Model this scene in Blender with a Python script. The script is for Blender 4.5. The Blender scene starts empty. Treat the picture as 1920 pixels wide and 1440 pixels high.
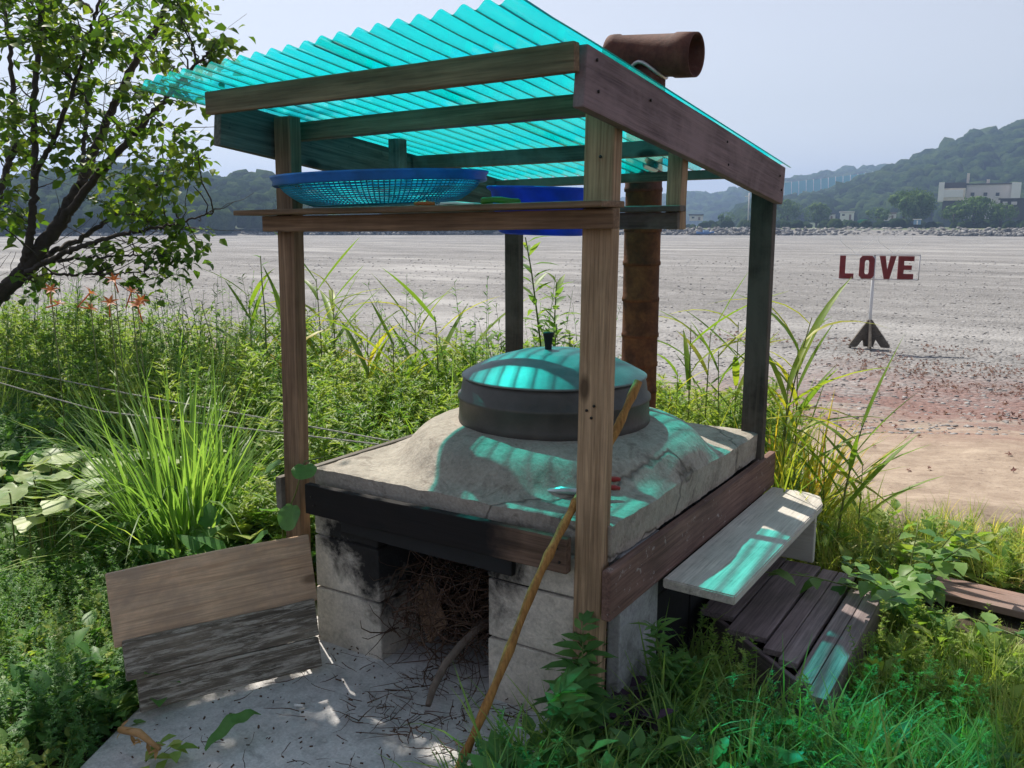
import bpy, bmesh, math, random
import numpy as np
from mathutils import Matrix, Vector
random.seed(7); RNG = np.random.default_rng(11)
R_ = math.radians
scene = bpy.context.scene
COL = scene.collection

# ------------------------------------------------------------------ camera, sky, sun, exposure
cam_d = bpy.data.cameras.new('camera'); cam = bpy.data.objects.new('camera', cam_d); COL.objects.link(cam)
cam_d.sensor_width = 36; cam_d.lens = 1654/1920*36; cam_d.clip_start = .05; cam_d.clip_end = 6000
CAM = np.array([1.044, -2.175, 1.5]); YAW = R_(-32.4); PITCH = R_(-10.2)
cam.location = CAM; cam.rotation_euler = (math.pi/2 + PITCH, 0, -YAW)
scene.camera = cam
SUNV = Vector((-.645, .40, 1.0)).normalized()
SUN_EL = math.asin(SUNV.z); SUN_AZ = math.atan2(SUNV.x, SUNV.y)
w = bpy.data.worlds.new('World'); scene.world = w; w.use_nodes = True
nt = w.node_tree; bg = nt.nodes['Background']
sky = nt.nodes.new('ShaderNodeTexSky'); sky.sky_type = 'NISHITA'; sky.sun_disc = False
sky.sun_elevation = SUN_EL; sky.sun_rotation = SUN_AZ; sky.air_density = 1.4; sky.dust_density = .4; sky.ozone_density = 1.0
hs = nt.nodes.new('ShaderNodeHueSaturation'); hs.inputs['Saturation'].default_value = .36
nt.links.new(sky.outputs[0], hs.inputs['Color']); tn = nt.nodes.new('ShaderNodeMix'); tn.data_type = 'RGBA'; tn.blend_type = 'MULTIPLY'; tn.inputs[0].default_value = 1; tn.inputs[7].default_value = (1.0, .965, 1.0, 1)
nt.links.new(hs.outputs[0], tn.inputs[6]); nt.links.new(tn.outputs[2], bg.inputs['Color'])
bg.inputs['Strength'].default_value = .08
sl = bpy.data.lights.new('sun', 'SUN'); sl.energy = 4.7; sl.angle = R_(.6); sl.color = (1, .93, .82)
sun = bpy.data.objects.new('sun', sl); COL.objects.link(sun)
sun.rotation_euler = SUNV.to_track_quat('Z', 'Y').to_euler(); sun.location = (-6, 4, 12)
vs = scene.view_settings; vs.view_transform = 'Standard'; vs.look = 'None'; vs.exposure = .56; vs.gamma = 1; vs.use_curve_mapping = False
cy = scene.cycles
cy.use_denoising = True; cy.max_bounces = 8; cy.diffuse_bounces = 4; cy.glossy_bounces = 2; cy.transmission_bounces = 4
cy.transparent_max_bounces = 16; cy.volume_bounces = 0; cy.use_adaptive_sampling = True; cy.adaptive_threshold = .02
cy.caustics_reflective = False; cy.caustics_refractive = False; cy.sample_clamp_indirect = 6
try: cy.denoiser = 'OPENIMAGEDENOISE'
except Exception: pass

# ------------------------------------------------------------------ helpers
_F = np.array([math.sin(YAW)*math.cos(PITCH), math.cos(YAW)*math.cos(PITCH), math.sin(PITCH)])
_R = np.array([math.cos(YAW), -math.sin(YAW), 0]); _U = np.cross(_R, _F)
def ray(px, py): return _F + _R*(px-960)/1654 + _U*(720-py)/1654
def at(px, py, x=None, y=None, z=None, d=None, h=None):
    r = ray(px, py)
    if x is not None: t = (x-CAM[0])/r[0]
    elif y is not None: t = (y-CAM[1])/r[1]
    elif z is not None: t = (z-CAM[2])/r[2]
    elif h is not None: t = h/math.hypot(r[0], r[1])
    else: t = d
    return CAM + r*t

WM = {}
def reg(o, M): WM[o.name] = M.copy(); return o
def thing(name, label, cat, loc=(0,0,0), group=None, rotz=0, kind=None):
    o = bpy.data.objects.new(name, None); COL.objects.link(o); o.empty_display_size = .1
    M = Matrix.Translation(Vector(loc)) @ Matrix.Rotation(rotz, 4, 'Z'); o.matrix_basis = M
    return reg(tag(o, label, cat, group, kind), M)
def tag(o, label=None, cat=None, group=None, kind=None):
    if label: o['label'] = label
    if cat: o['category'] = cat
    if group: o['group'] = group
    if kind: o['kind'] = kind
    return o
def obj(name, me, mat=None, parent=None, M=None):
    """link mesh as one object; M is its world matrix"""
    o = bpy.data.objects.new(name, me); COL.objects.link(o)
    M = M if M is not None else (WM[parent.name] if parent else Matrix())
    if mat is not None and len(me.materials) == 0: me.materials.append(mat)
    if parent is not None:
        o.parent = parent; o.matrix_basis = WM[parent.name].inverted() @ M
    else: o.matrix_basis = M
    return reg(o, M)
def mesh(name, V, Fc, smooth=False, attr=None):
    me = bpy.data.meshes.new(name)
    V = np.asarray(V, np.float32)
    if isinstance(Fc, np.ndarray): Fc = [Fc]
    if len(Fc) and isinstance(Fc[0], np.ndarray):
        loops = np.concatenate([f.ravel() for f in Fc]).astype(np.int32)
        tot = np.concatenate([np.full(len(f), f.shape[1], np.int32) for f in Fc])
        me.vertices.add(len(V)); me.vertices.foreach_set('co', V.ravel())
        me.loops.add(len(loops)); me.loops.foreach_set('vertex_index', loops)
        me.polygons.add(len(tot)); st = np.concatenate([[0], np.cumsum(tot)[:-1]]).astype(np.int32)
        me.polygons.foreach_set('loop_start', st); me.polygons.foreach_set('loop_total', tot)
        me.update(calc_edges=True); me.validate()
    else:
        me.from_pydata([tuple(map(float, v)) for v in V], [], [tuple(int(i) for i in f) for f in Fc]); me.update()
    if smooth: me.polygons.foreach_set('use_smooth', np.ones(len(me.polygons), bool))
    if attr is not None:
        a = me.attributes.new('var', 'FLOAT', 'POINT'); a.data.foreach_set('value', np.asarray(attr, np.float32))
    return me

class MB:
    """vertex/face collector"""
    def __init__(s): s.V = []; s.T = []; s.Q = []; s.A = []; s.n = 0
    def add(s, V, tri=None, quad=None, var=None):
        V = np.asarray(V, float).reshape(-1, 3)
        if tri is not None and len(tri): s.T.append(np.asarray(tri, np.int64).reshape(-1, 3)+s.n)
        if quad is not None and len(quad): s.Q.append(np.asarray(quad, np.int64).reshape(-1, 4)+s.n)
        s.V.append(V); s.A.append(np.broadcast_to(np.asarray(0. if var is None else var, float), (len(V),))); s.n += len(V)
    def tube(s, pts, rad, sides=6, var=None, cap=True):
        pts = np.asarray(pts, float); n = len(pts); rad = np.broadcast_to(np.asarray(rad, float), (n,))
        tg = np.gradient(pts, axis=0); tg /= np.linalg.norm(tg, axis=1)[:, None]+1e-9
        up = np.array([0, 0, 1.]) if abs(tg[0][2]) < .9 else np.array([1., 0, 0])
        V = []; x = np.cross(tg[0], up); x /= np.linalg.norm(x)
        an = np.arange(sides)*2*np.pi/sides
        for i in range(n):
            x = x - tg[i]*(x@tg[i]); x /= np.linalg.norm(x)+1e-9; y = np.cross(tg[i], x)
            V.append(pts[i] + rad[i]*(np.cos(an)[:, None]*x + np.sin(an)[:, None]*y))
        V = np.concatenate(V); q = []
        for i in range(n-1):
            for k in range(sides):
                a = i*sides+k; b = i*sides+(k+1) % sides; q.append((a, b, b+sides, a+sides))
        t = []
        if cap:
            V = np.concatenate([V, pts[:1], pts[-1:]]); c0 = n*sides; c1 = c0+1
            for k in range(sides):
                t.append((c0, (k+1) % sides, k)); t.append((c1, (n-1)*sides+k, (n-1)*sides+(k+1) % sides))
        s.add(V, t, q, var)
    def box(s, c, d, var=None):
        c = np.array(c, float); d = np.array(d, float)/2
        V = [c+d*np.array(k) for k in ((-1,-1,-1),(1,-1,-1),(1,1,-1),(-1,1,-1),(-1,-1,1),(1,-1,1),(1,1,1),(-1,1,1))]
        s.add(V, None, [(3,2,1,0),(4,5,6,7),(0,1,5,4),(1,2,6,5),(2,3,7,6),(3,0,4,7)], var)
    def arr(s): return np.concatenate(s.V), (np.concatenate(s.T) if s.T else None), (np.concatenate(s.Q) if s.Q else None), np.concatenate(s.A)
    def mesh(s, name, smooth=False):
        V, T, Q, A = s.arr()
        return mesh(name, V, [f for f in (T, Q) if f is not None], smooth, A)

def rotz_m(a):
    c, s = np.cos(a), np.sin(a); z = np.zeros_like(a); o = np.ones_like(a)
    return np.stack([np.stack([c,-s,z],-1), np.stack([s,c,z],-1), np.stack([z,z,o],-1)], -2)
def scatter(protos, P, sc, rz, tilt, seed=0, var=None):
    """copies of prototype MBs at P -> one MB"""
    g = np.random.default_rng(seed); out = MB(); P = np.asarray(P, float); N = len(P)
    which = g.integers(0, len(protos), N)
    Rz = rotz_m(np.asarray(rz)); ta = g.uniform(0, 2*np.pi, N); tl = np.asarray(tilt)*g.normal(0, 1, N)
    ax = np.stack([np.cos(ta), np.sin(ta), np.zeros(N)], -1)
    K = np.zeros((N, 3, 3)); K[:, 0, 2] = ax[:, 1]; K[:, 1, 2] = -ax[:, 0]; K[:, 2, 0] = -ax[:, 1]; K[:, 2, 1] = ax[:, 0]
    Rt = np.eye(3)[None] + np.sin(tl)[:, None, None]*K + (1-np.cos(tl))[:, None, None]*(K@K)
    M = (Rt@Rz)*np.asarray(sc)[:, None, None]
    pv = g.uniform(-.25, .25, N) if var is None else np.asarray(var)
    for k, p in enumerate(protos):
        idx = np.nonzero(which == k)[0]
        if not len(idx): continue
        V, T, Q, A = p.arr(); nv = len(V)
        VV = np.einsum('nij,vj->nvi', M[idx], V) + P[idx][:, None, :]
        off = (np.arange(len(idx))*nv)[:, None, None]
        out.add(VV.reshape(-1, 3), None if T is None else (T[None]+off).reshape(-1, 3),
                None if Q is None else (Q[None]+off).reshape(-1, 4), (A[None]+pv[idx][:, None]).ravel())
    return out

def norm(v): return v/(np.linalg.norm(v, axis=-1, keepdims=True)+1e-9)
def leaves(mb, P, D, N, L, Wd, droop=.25, fold=.18, simple=False, var=None, peak=.4):
    """leaf blades: base P, direction D, face normal N, length L, width Wd"""
    P = np.atleast_2d(P); n = len(P); D = norm(np.broadcast_to(D, (n, 3))); N = np.broadcast_to(N, (n, 3))
    S = norm(np.cross(D, N)); N = norm(np.cross(S, D))
    L = np.broadcast_to(L, (n,))[:, None]; Wd = np.broadcast_to(Wd, (n,))[:, None]/2
    var = np.zeros(n) if var is None else np.broadcast_to(var, (n,))
    if simple:
        m = P + D*L*.45 - N*L*droop*.15; t = P + D*L - N*L*droop
        V = np.stack([P, m+S*Wd+N*Wd*fold, t, m-S*Wd+N*Wd*fold], 1)
        o = (np.arange(n)*4)[:, None]
        T = np.concatenate([o+np.array([0, 1, 2]), o+np.array([0, 2, 3])]); mb.add(V.reshape(-1, 3), T, None, np.repeat(var, 4)); return
    m1 = P + D*L*peak - N*L*droop*peak**2; m2 = P + D*L*(.5+peak/2) - N*L*droop*(.5+peak/2)**2; t = P + D*L - N*L*droop
    V = np.stack([P, m1-S*Wd+N*Wd*fold*2, m1, m1+S*Wd+N*Wd*fold*2, m2-S*Wd*.72+N*Wd*fold*1.5, m2, m2+S*Wd*.72+N*Wd*fold*1.5, t], 1)
    o = (np.arange(n)*8)[:, None]
    T = np.concatenate([o+np.array(f) for f in ((0,2,1),(0,3,2),(4,5,7),(5,6,7))])
    Q = np.concatenate([o+np.array(f) for f in ((1,2,5,4),(2,3,6,5))])
    mb.add(V.reshape(-1, 3), T, Q, np.repeat(var, 8))
def blades(mb, P, H, az, lean, curl, Wd, seg=4, var=None):
    """grass blades growing from P"""
    P = np.atleast_2d(P); n = len(P)
    H = np.broadcast_to(H, (n,)); az = np.broadcast_to(az, (n,)); lean = np.broadcast_to(lean, (n,)); curl = np.broadcast_to(curl, (n,)); Wd = np.broadcast_to(Wd, (n,))
    dirh = np.stack([np.cos(az), np.sin(az), 0*az], -1); side = np.stack([-np.sin(az), np.cos(az), 0*az], -1)
    rows = []; p = P.copy()
    for i in range(seg+1):
        t = i/seg; wv = (Wd*(1-t**1.6)*.5*(.55+.9*min(t*3, 1)*.5))[:, None]
        if i == seg: rows.append(p[:, None, :])
        else: rows.append(np.stack([p-side*wv, p+side*wv], 1))
        a = lean + curl*t; st = (H/seg)[:, None]
        p = p + st*(dirh*np.sin(a)[:, None] + np.array([0, 0, 1.])*np.cos(a)[:, None])
    V = np.concatenate(rows, 1); k = V.shape[1]; o = (np.arange(n)*k)[:, None]
    Q = np.concatenate([o+np.array([2*i, 2*i+1, 2*i+3, 2*i+2]) for i in range(seg-1)])
    T = o+np.array([2*(seg-1), 2*(seg-1)+1, 2*seg])
    mb.add(V.reshape(-1, 3), T, Q, np.repeat(np.zeros(n) if var is None else np.broadcast_to(var, (n,)), k))

def bev_box(name, d, bev=.004, seg=2, cuts=0, rough=0, seed=0):
    bm = bmesh.new(); bmesh.ops.create_cube(bm, size=1)
    for v in bm.verts: v.co = Vector((v.co.x*d[0], v.co.y*d[1], v.co.z*d[2]))
    if bev: bmesh.ops.bevel(bm, geom=bm.edges[:], offset=bev, segments=seg, profile=.6, affect='EDGES')
    if cuts:
        g = random.Random(seed)
        for i in range(1, cuts+1):
            x = -d[0]/2 + d[0]*i/(cuts+1) + g.uniform(-.2, .2)*d[0]/(cuts+1)
            bmesh.ops.bisect_plane(bm, geom=bm.verts[:]+bm.edges[:]+bm.faces[:], plane_co=(x, 0, 0), plane_no=(1, 0, 0))
        if rough:
            ph = g.uniform(0, 9)
            for v in bm.verts:
                k = math.sin(v.co.x*5/d[0]+ph)*rough
                v.co.z += k + g.uniform(-1, 1)*rough*.25; v.co.y += math.sin(v.co.x*7/d[0]+ph*2)*rough*.6 + g.uniform(-1, 1)*rough*.2
    me = bpy.data.meshes.new(name); bm.to_mesh(me); bm.free(); return me
def frame(a, b, up):
    a = Vector(a); b = Vector(b); x = (b-a).normalized(); up = Vector(up); y = up.cross(x).normalized(); z = x.cross(y)
    M = Matrix((x, y, z)).transposed().to_4x4(); M.translation = (a+b)/2; return M, (b-a).length
_bn = [0]
def board(name, a, b, wd, th, mat, parent, up=(0,0,1), bev=.004, rough=.0015):
    """timber from a to b; wd is its size along up, th across"""
    M, L = frame(a, b, up); _bn[0] += 1
    return obj(name, bev_box(name, (L, th, wd), bev, 2, 5, rough, _bn[0]), mat, parent, M)
def lathe(prof, n=64, cap=False):
    prof = np.asarray(prof, float); an = np.arange(n)*2*np.pi/n; m = len(prof)
    V = np.stack([prof[:, None, 0]*np.cos(an), prof[:, None, 0]*np.sin(an), np.broadcast_to(prof[:, None, 1], (m, n))], -1).reshape(-1, 3)
    i = np.arange(m-1)[:, None]*n; k = np.arange(n)[None]; k2 = (k+1) % n
    Q = np.stack([i+k, i+k2, i+n+k2, i+n+k], -1).reshape(-1, 4)
    return V, Q
def smoothstep(a, b, x): t = np.clip((x-a)/(b-a), 0, 1); return t*t*(3-2*t)
def vnoise(x, y, s=0):
    """cheap smooth value noise"""
    x = np.asarray(x, float); y = np.asarray(y, float); xi = np.floor(x); yi = np.floor(y); fx = x-xi; fy = y-yi
    def h(a, b): v = np.sin(a*127.1+b*311.7+s*74.7)*43758.5453; return v-np.floor(v)
    u = fx*fx*(3-2*fx); v = fy*fy*(3-2*fy)
    return (h(xi, yi)*(1-u)+h(xi+1, yi)*u)*(1-v)+(h(xi, yi+1)*(1-u)+h(xi+1, yi+1)*u)*v
def fbm(x, y, s=0, o=4): return sum(vnoise(x*2**k, y*2**k, s+k)*.5**k for k in range(o))/sum(.5**k for k in range(o))-.5

# ------------------------------------------------------------------ materials
def newmat(name):
    m = bpy.data.materials.new(name); m.use_nodes = True; nt = m.node_tree
    return m, nt, nt.nodes['Principled BSDF']
def nd(nt, t, ins=None, **kw):
    n = nt.nodes.new('ShaderNode'+t)
    for k, v in kw.items(): setattr(n, k, v)
    for k, v in (ins or {}).items():
        if isinstance(v, bpy.types.NodeSocket): nt.links.new(v, n.inputs[k])
        else: n.inputs[k].default_value = v
    return n
def ramp(nt, fac, stops, interp='LINEAR'):
    n = nt.nodes.new('ShaderNodeValToRGB'); n.color_ramp.interpolation = interp; e = n.color_ramp.elements
    while len(e) < len(stops): e.new(.5)
    for i, (p, c) in enumerate(stops):
        e[i].position = p; e[i].color = (c, c, c, 1) if not isinstance(c, (tuple, list)) else (*c, 1)
    nt.links.new(fac, n.inputs[0]); return n.outputs[0]
def mix(nt, fac, a, b, mode='MIX'):
    n = nt.nodes.new('ShaderNodeMix'); n.data_type = 'RGBA'; n.blend_type = mode
    for s, v in ((n.inputs[0], fac), (n.inputs[6], a), (n.inputs[7], b)):
        if isinstance(v, bpy.types.NodeSocket): nt.links.new(v, s)
        else: s.default_value = v if not isinstance(v, (tuple, list)) else (*v, 1)
    return n.outputs[2]
def math_(nt, op, a, b=0., c=0.):
    n = nt.nodes.new('ShaderNodeMath'); n.operation = op
    for i, v in enumerate((a, b, c)):
        if isinstance(v, bpy.types.NodeSocket): nt.links.new(v, n.inputs[i])
        else: n.inputs[i].default_value = v
    return n.outputs[0]
def ocoord(nt, rand=True, scale=(1,1,1)):
    tc = nd(nt, 'TexCoord'); v = tc.outputs['Object']
    if rand:
        oi = nd(nt, 'ObjectInfo'); r = math_(nt, 'MULTIPLY', oi.outputs['Random'], 37.)
        cx = nd(nt, 'CombineXYZ', {0: r, 1: r, 2: r}); v = nd(nt, 'VectorMath', {0: v, 1: cx.outputs[0]}, operation='ADD').outputs[0]
    return nd(nt, 'Mapping', {'Vector': v, 'Scale': scale}).outputs[0]
def noise(nt, vec, scale, detail=5, rough=.6, dist=0.):
    return nd(nt, 'TexNoise', {'Vector': vec, 'Scale': scale, 'Detail': detail, 'Roughness': rough, 'Distortion': dist}).outputs['Fac']
def bump(nt, b, h, strength=.4, dist=.01):
    n = nd(nt, 'Bump', {'Height': h, 'Strength': strength, 'Distance': dist}); nt.links.new(n.outputs[0], b.inputs['Normal'])

def wood(name, dark, light, rough=.8, soot=None, grey=None, peel=None, bstr=.5, along=0, knots=True, pk=None):
    m, nt, b = newmat(name)
    sc = [38, 38, 38]; sc[along] = 1.6
    g1 = noise(nt, ocoord(nt, scale=tuple(sc)), 1.0, 6, .65, .6)
    sc2 = [150, 150, 150]; sc2[along] = 5
    g2 = noise(nt, ocoord(nt, scale=tuple(sc2)), 1.0, 3, .6)
    big = noise(nt, ocoord(nt), 4.5, 4, .6)
    c = ramp(nt, g1, [(.28, dark), (.72, light)])
    c = mix(nt, .55, c, ramp(nt, g2, [(.3, .25), (.6, 1.)]), 'MULTIPLY')
    c = mix(nt, .65, c, ramp(nt, big, [(.25, .45), (.7, 1.15)]), 'MULTIPLY')
    if grey: c = mix(nt, ramp(nt, noise(nt, ocoord(nt), 3.2, 5, .7, .4), [(.42, 0.), (.62, .85)]), c, grey)
    if knots:
        ks = [5, 5, 5]; ks[along] = 2.2
        vo = nd(nt, 'TexVoronoi', {'Vector': ocoord(nt, scale=tuple(ks)), 'Scale': 1.0, 'Randomness': 1.}).outputs['Distance']
        c = mix(nt, ramp(nt, vo, [(.055, .85), (.11, 0.)]), c, tuple(x*.28 for x in dark))
    if peel:
        
        if pk: p = noise(nt, ocoord(nt, scale=(pk[0], pk[1], pk[1])), 1., 6, .8, .5); c = mix(nt, ramp(nt, p, [(pk[2], 0.), (pk[2]+.12, .85)]), c, peel)
        else: p = noise(nt, ocoord(nt), 26, 6, .8, .3); c = mix(nt, ramp(nt, p, [(.60, 0.), (.66, .9)]), c, peel)
    h = math_(nt, 'ADD', g1, math_(nt, 'MULTIPLY', g2, .6))
    if soot:
        pos = nd(nt, 'NewGeometry').outputs['Position']; sp = nd(nt, 'SeparateXYZ', {0: pos})
        nz = noise(nt, pos, 9, 5, .6); nx = math_(nt, 'MULTIPLY', math_(nt, 'SUBTRACT', nz, .5), .22)
        dx = math_(nt, 'ABSOLUTE', math_(nt, 'SUBTRACT', math_(nt, 'ADD', sp.outputs[0], nx), soot[0]))
        c = mix(nt, ramp(nt, math_(nt, 'DIVIDE', dx, soot[1]), [(.75, .96), (1., 0.)]), c, (.006, .006, .007))
    nt.links.new(c, b.inputs['Base Color']); b.inputs['Roughness'].default_value = rough; b.inputs['Specular IOR Level'].default_value = .25
    bump(nt, b, h, bstr, .004); return m

def concrete(name, base, dark, scale=6, soot=None, cracks=0, bstr=.5, stain=None, warm=None):
    m, nt, b = newmat(name); tc = nd(nt, 'NewGeometry').outputs['Position']
    n1 = noise(nt, tc, scale, 6, .65); n2 = noise(nt, tc, 90, 4, .7); n3 = noise(nt, tc, 22, 5, .7, .4)
    c = ramp(nt, n1, [(.3, dark), (.68, base)])
    if warm: c = mix(nt, ramp(nt, noise(nt, tc, 3.1, 4, .6), [(.45, 0.), (.6, .8)]), c, warm)
    c = mix(nt, .5, c, ramp(nt, n2, [(.3, .55), (.65, 1.12)]), 'MULTIPLY')
    c = mix(nt, .45, c, ramp(nt, n3, [(.35, .5), (.55, 1.)]), 'MULTIPLY')
    h = math_(nt, 'ADD', math_(nt, 'MULTIPLY', n2, .5), n3)
    if stain: c = mix(nt, ramp(nt, noise(nt, tc, 7, 6, .75, .6), [(.55, 0.), (.68, .75)]), c, stain)
    if cracks:
        dv = nd(nt, 'VectorMath', {0: tc, 1: nd(nt, 'VectorMath', {0: nd(nt, 'TexNoise', {'Vector': tc, 'Scale': 9.}).outputs['Color'], 3: .10}, operation='SCALE').outputs[0]}, operation='ADD').outputs[0]
        vo = nd(nt, 'TexVoronoi', {'Vector': dv, 'Scale': cracks}, feature='DISTANCE_TO_EDGE').outputs['Distance']
        cm = ramp(nt, vo, [(.0008, 1.), (.0032, 0.)]); c = mix(nt, math_(nt, 'MULTIPLY', cm, .6), c, (.03, .027, .025)); h = math_(nt, 'SUBTRACT', h, math_(nt, 'MULTIPLY', cm, .8))
    if soot:
        sp = nd(nt, 'SeparateXYZ', {0: tc}); nz = math_(nt, 'SUBTRACT', noise(nt, tc, 7, 6, .7, .3), .5)
        dx = math_(nt, 'DIVIDE', math_(nt, 'SUBTRACT', sp.outputs[0], soot[0]), soot[1])
        dz = math_(nt, 'DIVIDE', math_(nt, 'SUBTRACT', sp.outputs[2], soot[2]), soot[3])
        r = math_(nt, 'SQRT', math_(nt, 'ADD', math_(nt, 'MULTIPLY', dx, dx), math_(nt, 'MULTIPLY', dz, dz)))
        r = math_(nt, 'ADD', r, math_(nt, 'MULTIPLY', nz, 1.1))
        c = mix(nt, ramp(nt, r, [(.72, .97), (1.08, 0.)]), c, (.008, .008, .009))
    nt.links.new(c, b.inputs['Base Color']); b.inputs['Roughness'].default_value = .92; b.inputs['Specular IOR Level'].default_value = .2
    bump(nt, b, h, bstr, .006); return m

def leafmat(name, stops, trans=.45, rough=.45, spec=.3, tcol=1.35):
    """leaf: colour from per-leaf 'var', thin translucent"""
    m, nt, b = newmat(name); out = nt.nodes['Material Output']
    at_ = nd(nt, 'Attribute', attribute_name='var').outputs['Fac']
    oi = nd(nt, 'ObjectInfo').outputs['Random']; pos = nd(nt, 'NewGeometry').outputs['Position']
    nz = noise(nt, pos, 2.2, 3, .6)
    f = math_(nt, 'ADD', math_(nt, 'ADD', math_(nt, 'MULTIPLY', at_, .8), .5), math_(nt, 'MULTIPLY', math_(nt, 'SUBTRACT', nz, .5), .7))
    c = ramp(nt, f, stops)
    c = mix(nt, .35, c, ramp(nt, noise(nt, pos, 60, 3, .6), [(.3, .6), (.7, 1.15)]), 'MULTIPLY')
    c = mix(nt, 1., c, (1.75, 1.75, 1.75), 'MULTIPLY')   # half reflected, half transmitted below
    nt.links.new(c, b.inputs['Base Color']); b.inputs['Roughness'].default_value = rough; b.inputs['Specular IOR Level'].default_value = spec
    tr = nd(nt, 'BsdfTranslucent', {'Color': mix(nt, 1., c, (tcol, tcol*1.05, tcol*.45), 'MULTIPLY')})
    mx = nd(nt, 'MixShader', {0: trans, 1: b.outputs[0], 2: tr.outputs[0]}); nt.links.new(mx.outputs[0], out.inputs[0]); return m
def plain(name, col, rough=.6, metal=0., var=.25, scale=8, bstr=.1, spec=.4):
    m, nt, b = newmat(name); v = ocoord(nt); n = noise(nt, v, scale, 5, .6)
    c = mix(nt, 1., col, ramp(nt, n, [(.25, 1-var), (.75, 1+var)]), 'MULTIPLY')
    nt.links.new(c, b.inputs['Base Color']); b.inputs['Roughness'].default_value = rough; b.inputs['Metallic'].default_value = metal; b.inputs['Specular IOR Level'].default_value = spec
    if bstr: bump(nt, b, noise(nt, v, scale*5, 4, .6), bstr, .003)
    return m

M = {}
M['post'] = wood('weathered_timber', (0.27, 0.172, 0.10), (0.64, 0.44, 0.275))
M['dark_post'] = wood('dark_timber', (0.083, 0.069, 0.058), (0.214, 0.178, 0.145), grey=(0.231, 0.214, 0.190))  # one dark timber tone shared by rear, left and hidden boards
M['roof_timber'] = wood('brown_roof_timber', (0.17, 0.10, 0.058), (0.39, 0.255, 0.16))
M['black_post'] = wood('blackened_timber', (.035, .028, .023), (.10, .08, .065), grey=(.11, .095, .08))
M['brown_board'] = wood('brown_stained_board', (0.132, 0.074, 0.059), (0.264, 0.157, 0.129), bstr=.3, peel=(0.380, 0.330, 0.314), knots=False)
M['fascia'] = wood('faded_purple_brown_board', (0.140, 0.096, 0.099), (0.305, 0.214, 0.223), grey=(0.264, 0.190, 0.198), bstr=.6)
M['fascia_old'] = wood('flaking_old_board', (0.066, 0.059, 0.053), (0.247, 0.231, 0.206), peel=(0.049, 0.046, 0.043), bstr=.8)
M['plank_tan'] = wood('pale_tan_plank', (0.62, 0.38, 0.225), (0.85, 0.60, 0.40), grey=(0.40, 0.29, 0.21))
M['plank_grey'] = wood('rotten_grey_plank', (.06, .048, .036), (.34, .285, .22), grey=(.13, .105, .08), bstr=1., peel=(.45, .41, .35), pk=(7, 70, .47))
M['lintel'] = wood('sooty_lintel', (0.116, 0.069, 0.046), (0.281, 0.181, 0.132), soot=(-.80, .52))
M['bench'] = wood('grey_bench_plank', (0.48, 0.44, 0.385), (0.78, 0.72, 0.65), grey=(0.56, 0.53, 0.48))
M['decking'] = wood('grooved_composite_decking', (.20, .155, .155), (.37, .295, .295), bstr=.3, knots=False)
M['walk'] = wood('pinkish_walk_board', (0.204, 0.126, 0.102), (0.360, 0.240, 0.198), grey=(0.264, 0.192, 0.168))
M['stick'] = wood('orange_stick', (0.275, 0.125, 0.037), (0.575, 0.300, 0.094), bstr=.5, knots=False, along=2)
M['block'] = concrete('concrete_block', (0.70, 0.635, 0.545), (0.49, 0.44, 0.375), 5, soot=(-.75, .50, .53, .40), bstr=.9)
M['soot'] = plain('soot_and_shade_masonry', (.012, .011, .011), .95, bstr=.5)
M['char'] = plain('charred_black', (.01, .01, .011), .7, bstr=.6)
M['mortar'] = concrete('mortar', (0.412, 0.388, 0.355), (0.247, 0.231, 0.214), 9, soot=(-.68, .56, .53, .42))
M['render'] = concrete('smooth_render', (0.486, 0.486, 0.499), (0.324, 0.324, 0.331), 5, stain=(0.162, 0.162, 0.155))
M['clay'] = concrete('stove_mortar_top', (0.46, 0.415, 0.355), (0.33, 0.29, 0.245), 4, cracks=.62, bstr=.9, stain=(0.137, 0.110, 0.089))
M['pad'] = concrete('concrete_pad', (0.66, 0.645, 0.64), (0.48, 0.47, 0.465), 4, bstr=.7, stain=(0.30, 0.295, 0.29))
# ---- translucent corrugated plastic
m, nt, b = newmat('teal_corrugated_plastic'); out = nt.nodes['Material Output']
tc = nd(nt, 'TexCoord').outputs['Object']; sx = nd(nt, 'SeparateXYZ', {0: tc})
ph = math_(nt, 'FRACT', math_(nt, 'DIVIDE', sx.outputs[0], .0663))
dv = math_(nt, 'ABSOLUTE', math_(nt, 'SUBTRACT', ph, .5))
dn = noise(nt, nd(nt, 'Mapping', {'Vector': tc, 'Scale': (40, 6, 1)}).outputs[0], 1., 4, .7)
dirt = ramp(nt, math_(nt, 'ADD', dv, math_(nt, 'MULTIPLY', math_(nt, 'SUBTRACT', dn, .5), .10)), [(.035, .8), (.085, 0.)])
spk = ramp(nt, noise(nt, tc, 34, 6, .8), [(.66, 0.), (.72, .85)])
spk = math_(nt, 'MULTIPLY', spk, ramp(nt, noise(nt, tc, 2.3, 2, .5), [(.40, 0.), (.55, 1.)]))
film_bands = math_(nt, 'ADD', ramp(nt, noise(nt, tc, 5, 5, .7), [(.35, .0), (.9, .22)]), ramp(nt, dv, [(.0, .7), (.22, 0.)]))  # noise film, plus valley darkening put in for the refracted light stripes
dirt = math_(nt, 'MAXIMUM', dirt, spk)
tint = mix(nt, film_bands, (.03, 1., .97), (.015, .55, .54))
tp = nd(nt, 'BsdfTransparent', {'Color': tint}); tl = nd(nt, 'BsdfTranslucent', {'Color': mix(nt, film_bands, (.01, .93, .90), (.03, .7, .68))})
s1 = nd(nt, 'MixShader', {0: .22, 1: tp.outputs[0], 2: tl.outputs[0]})
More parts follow.
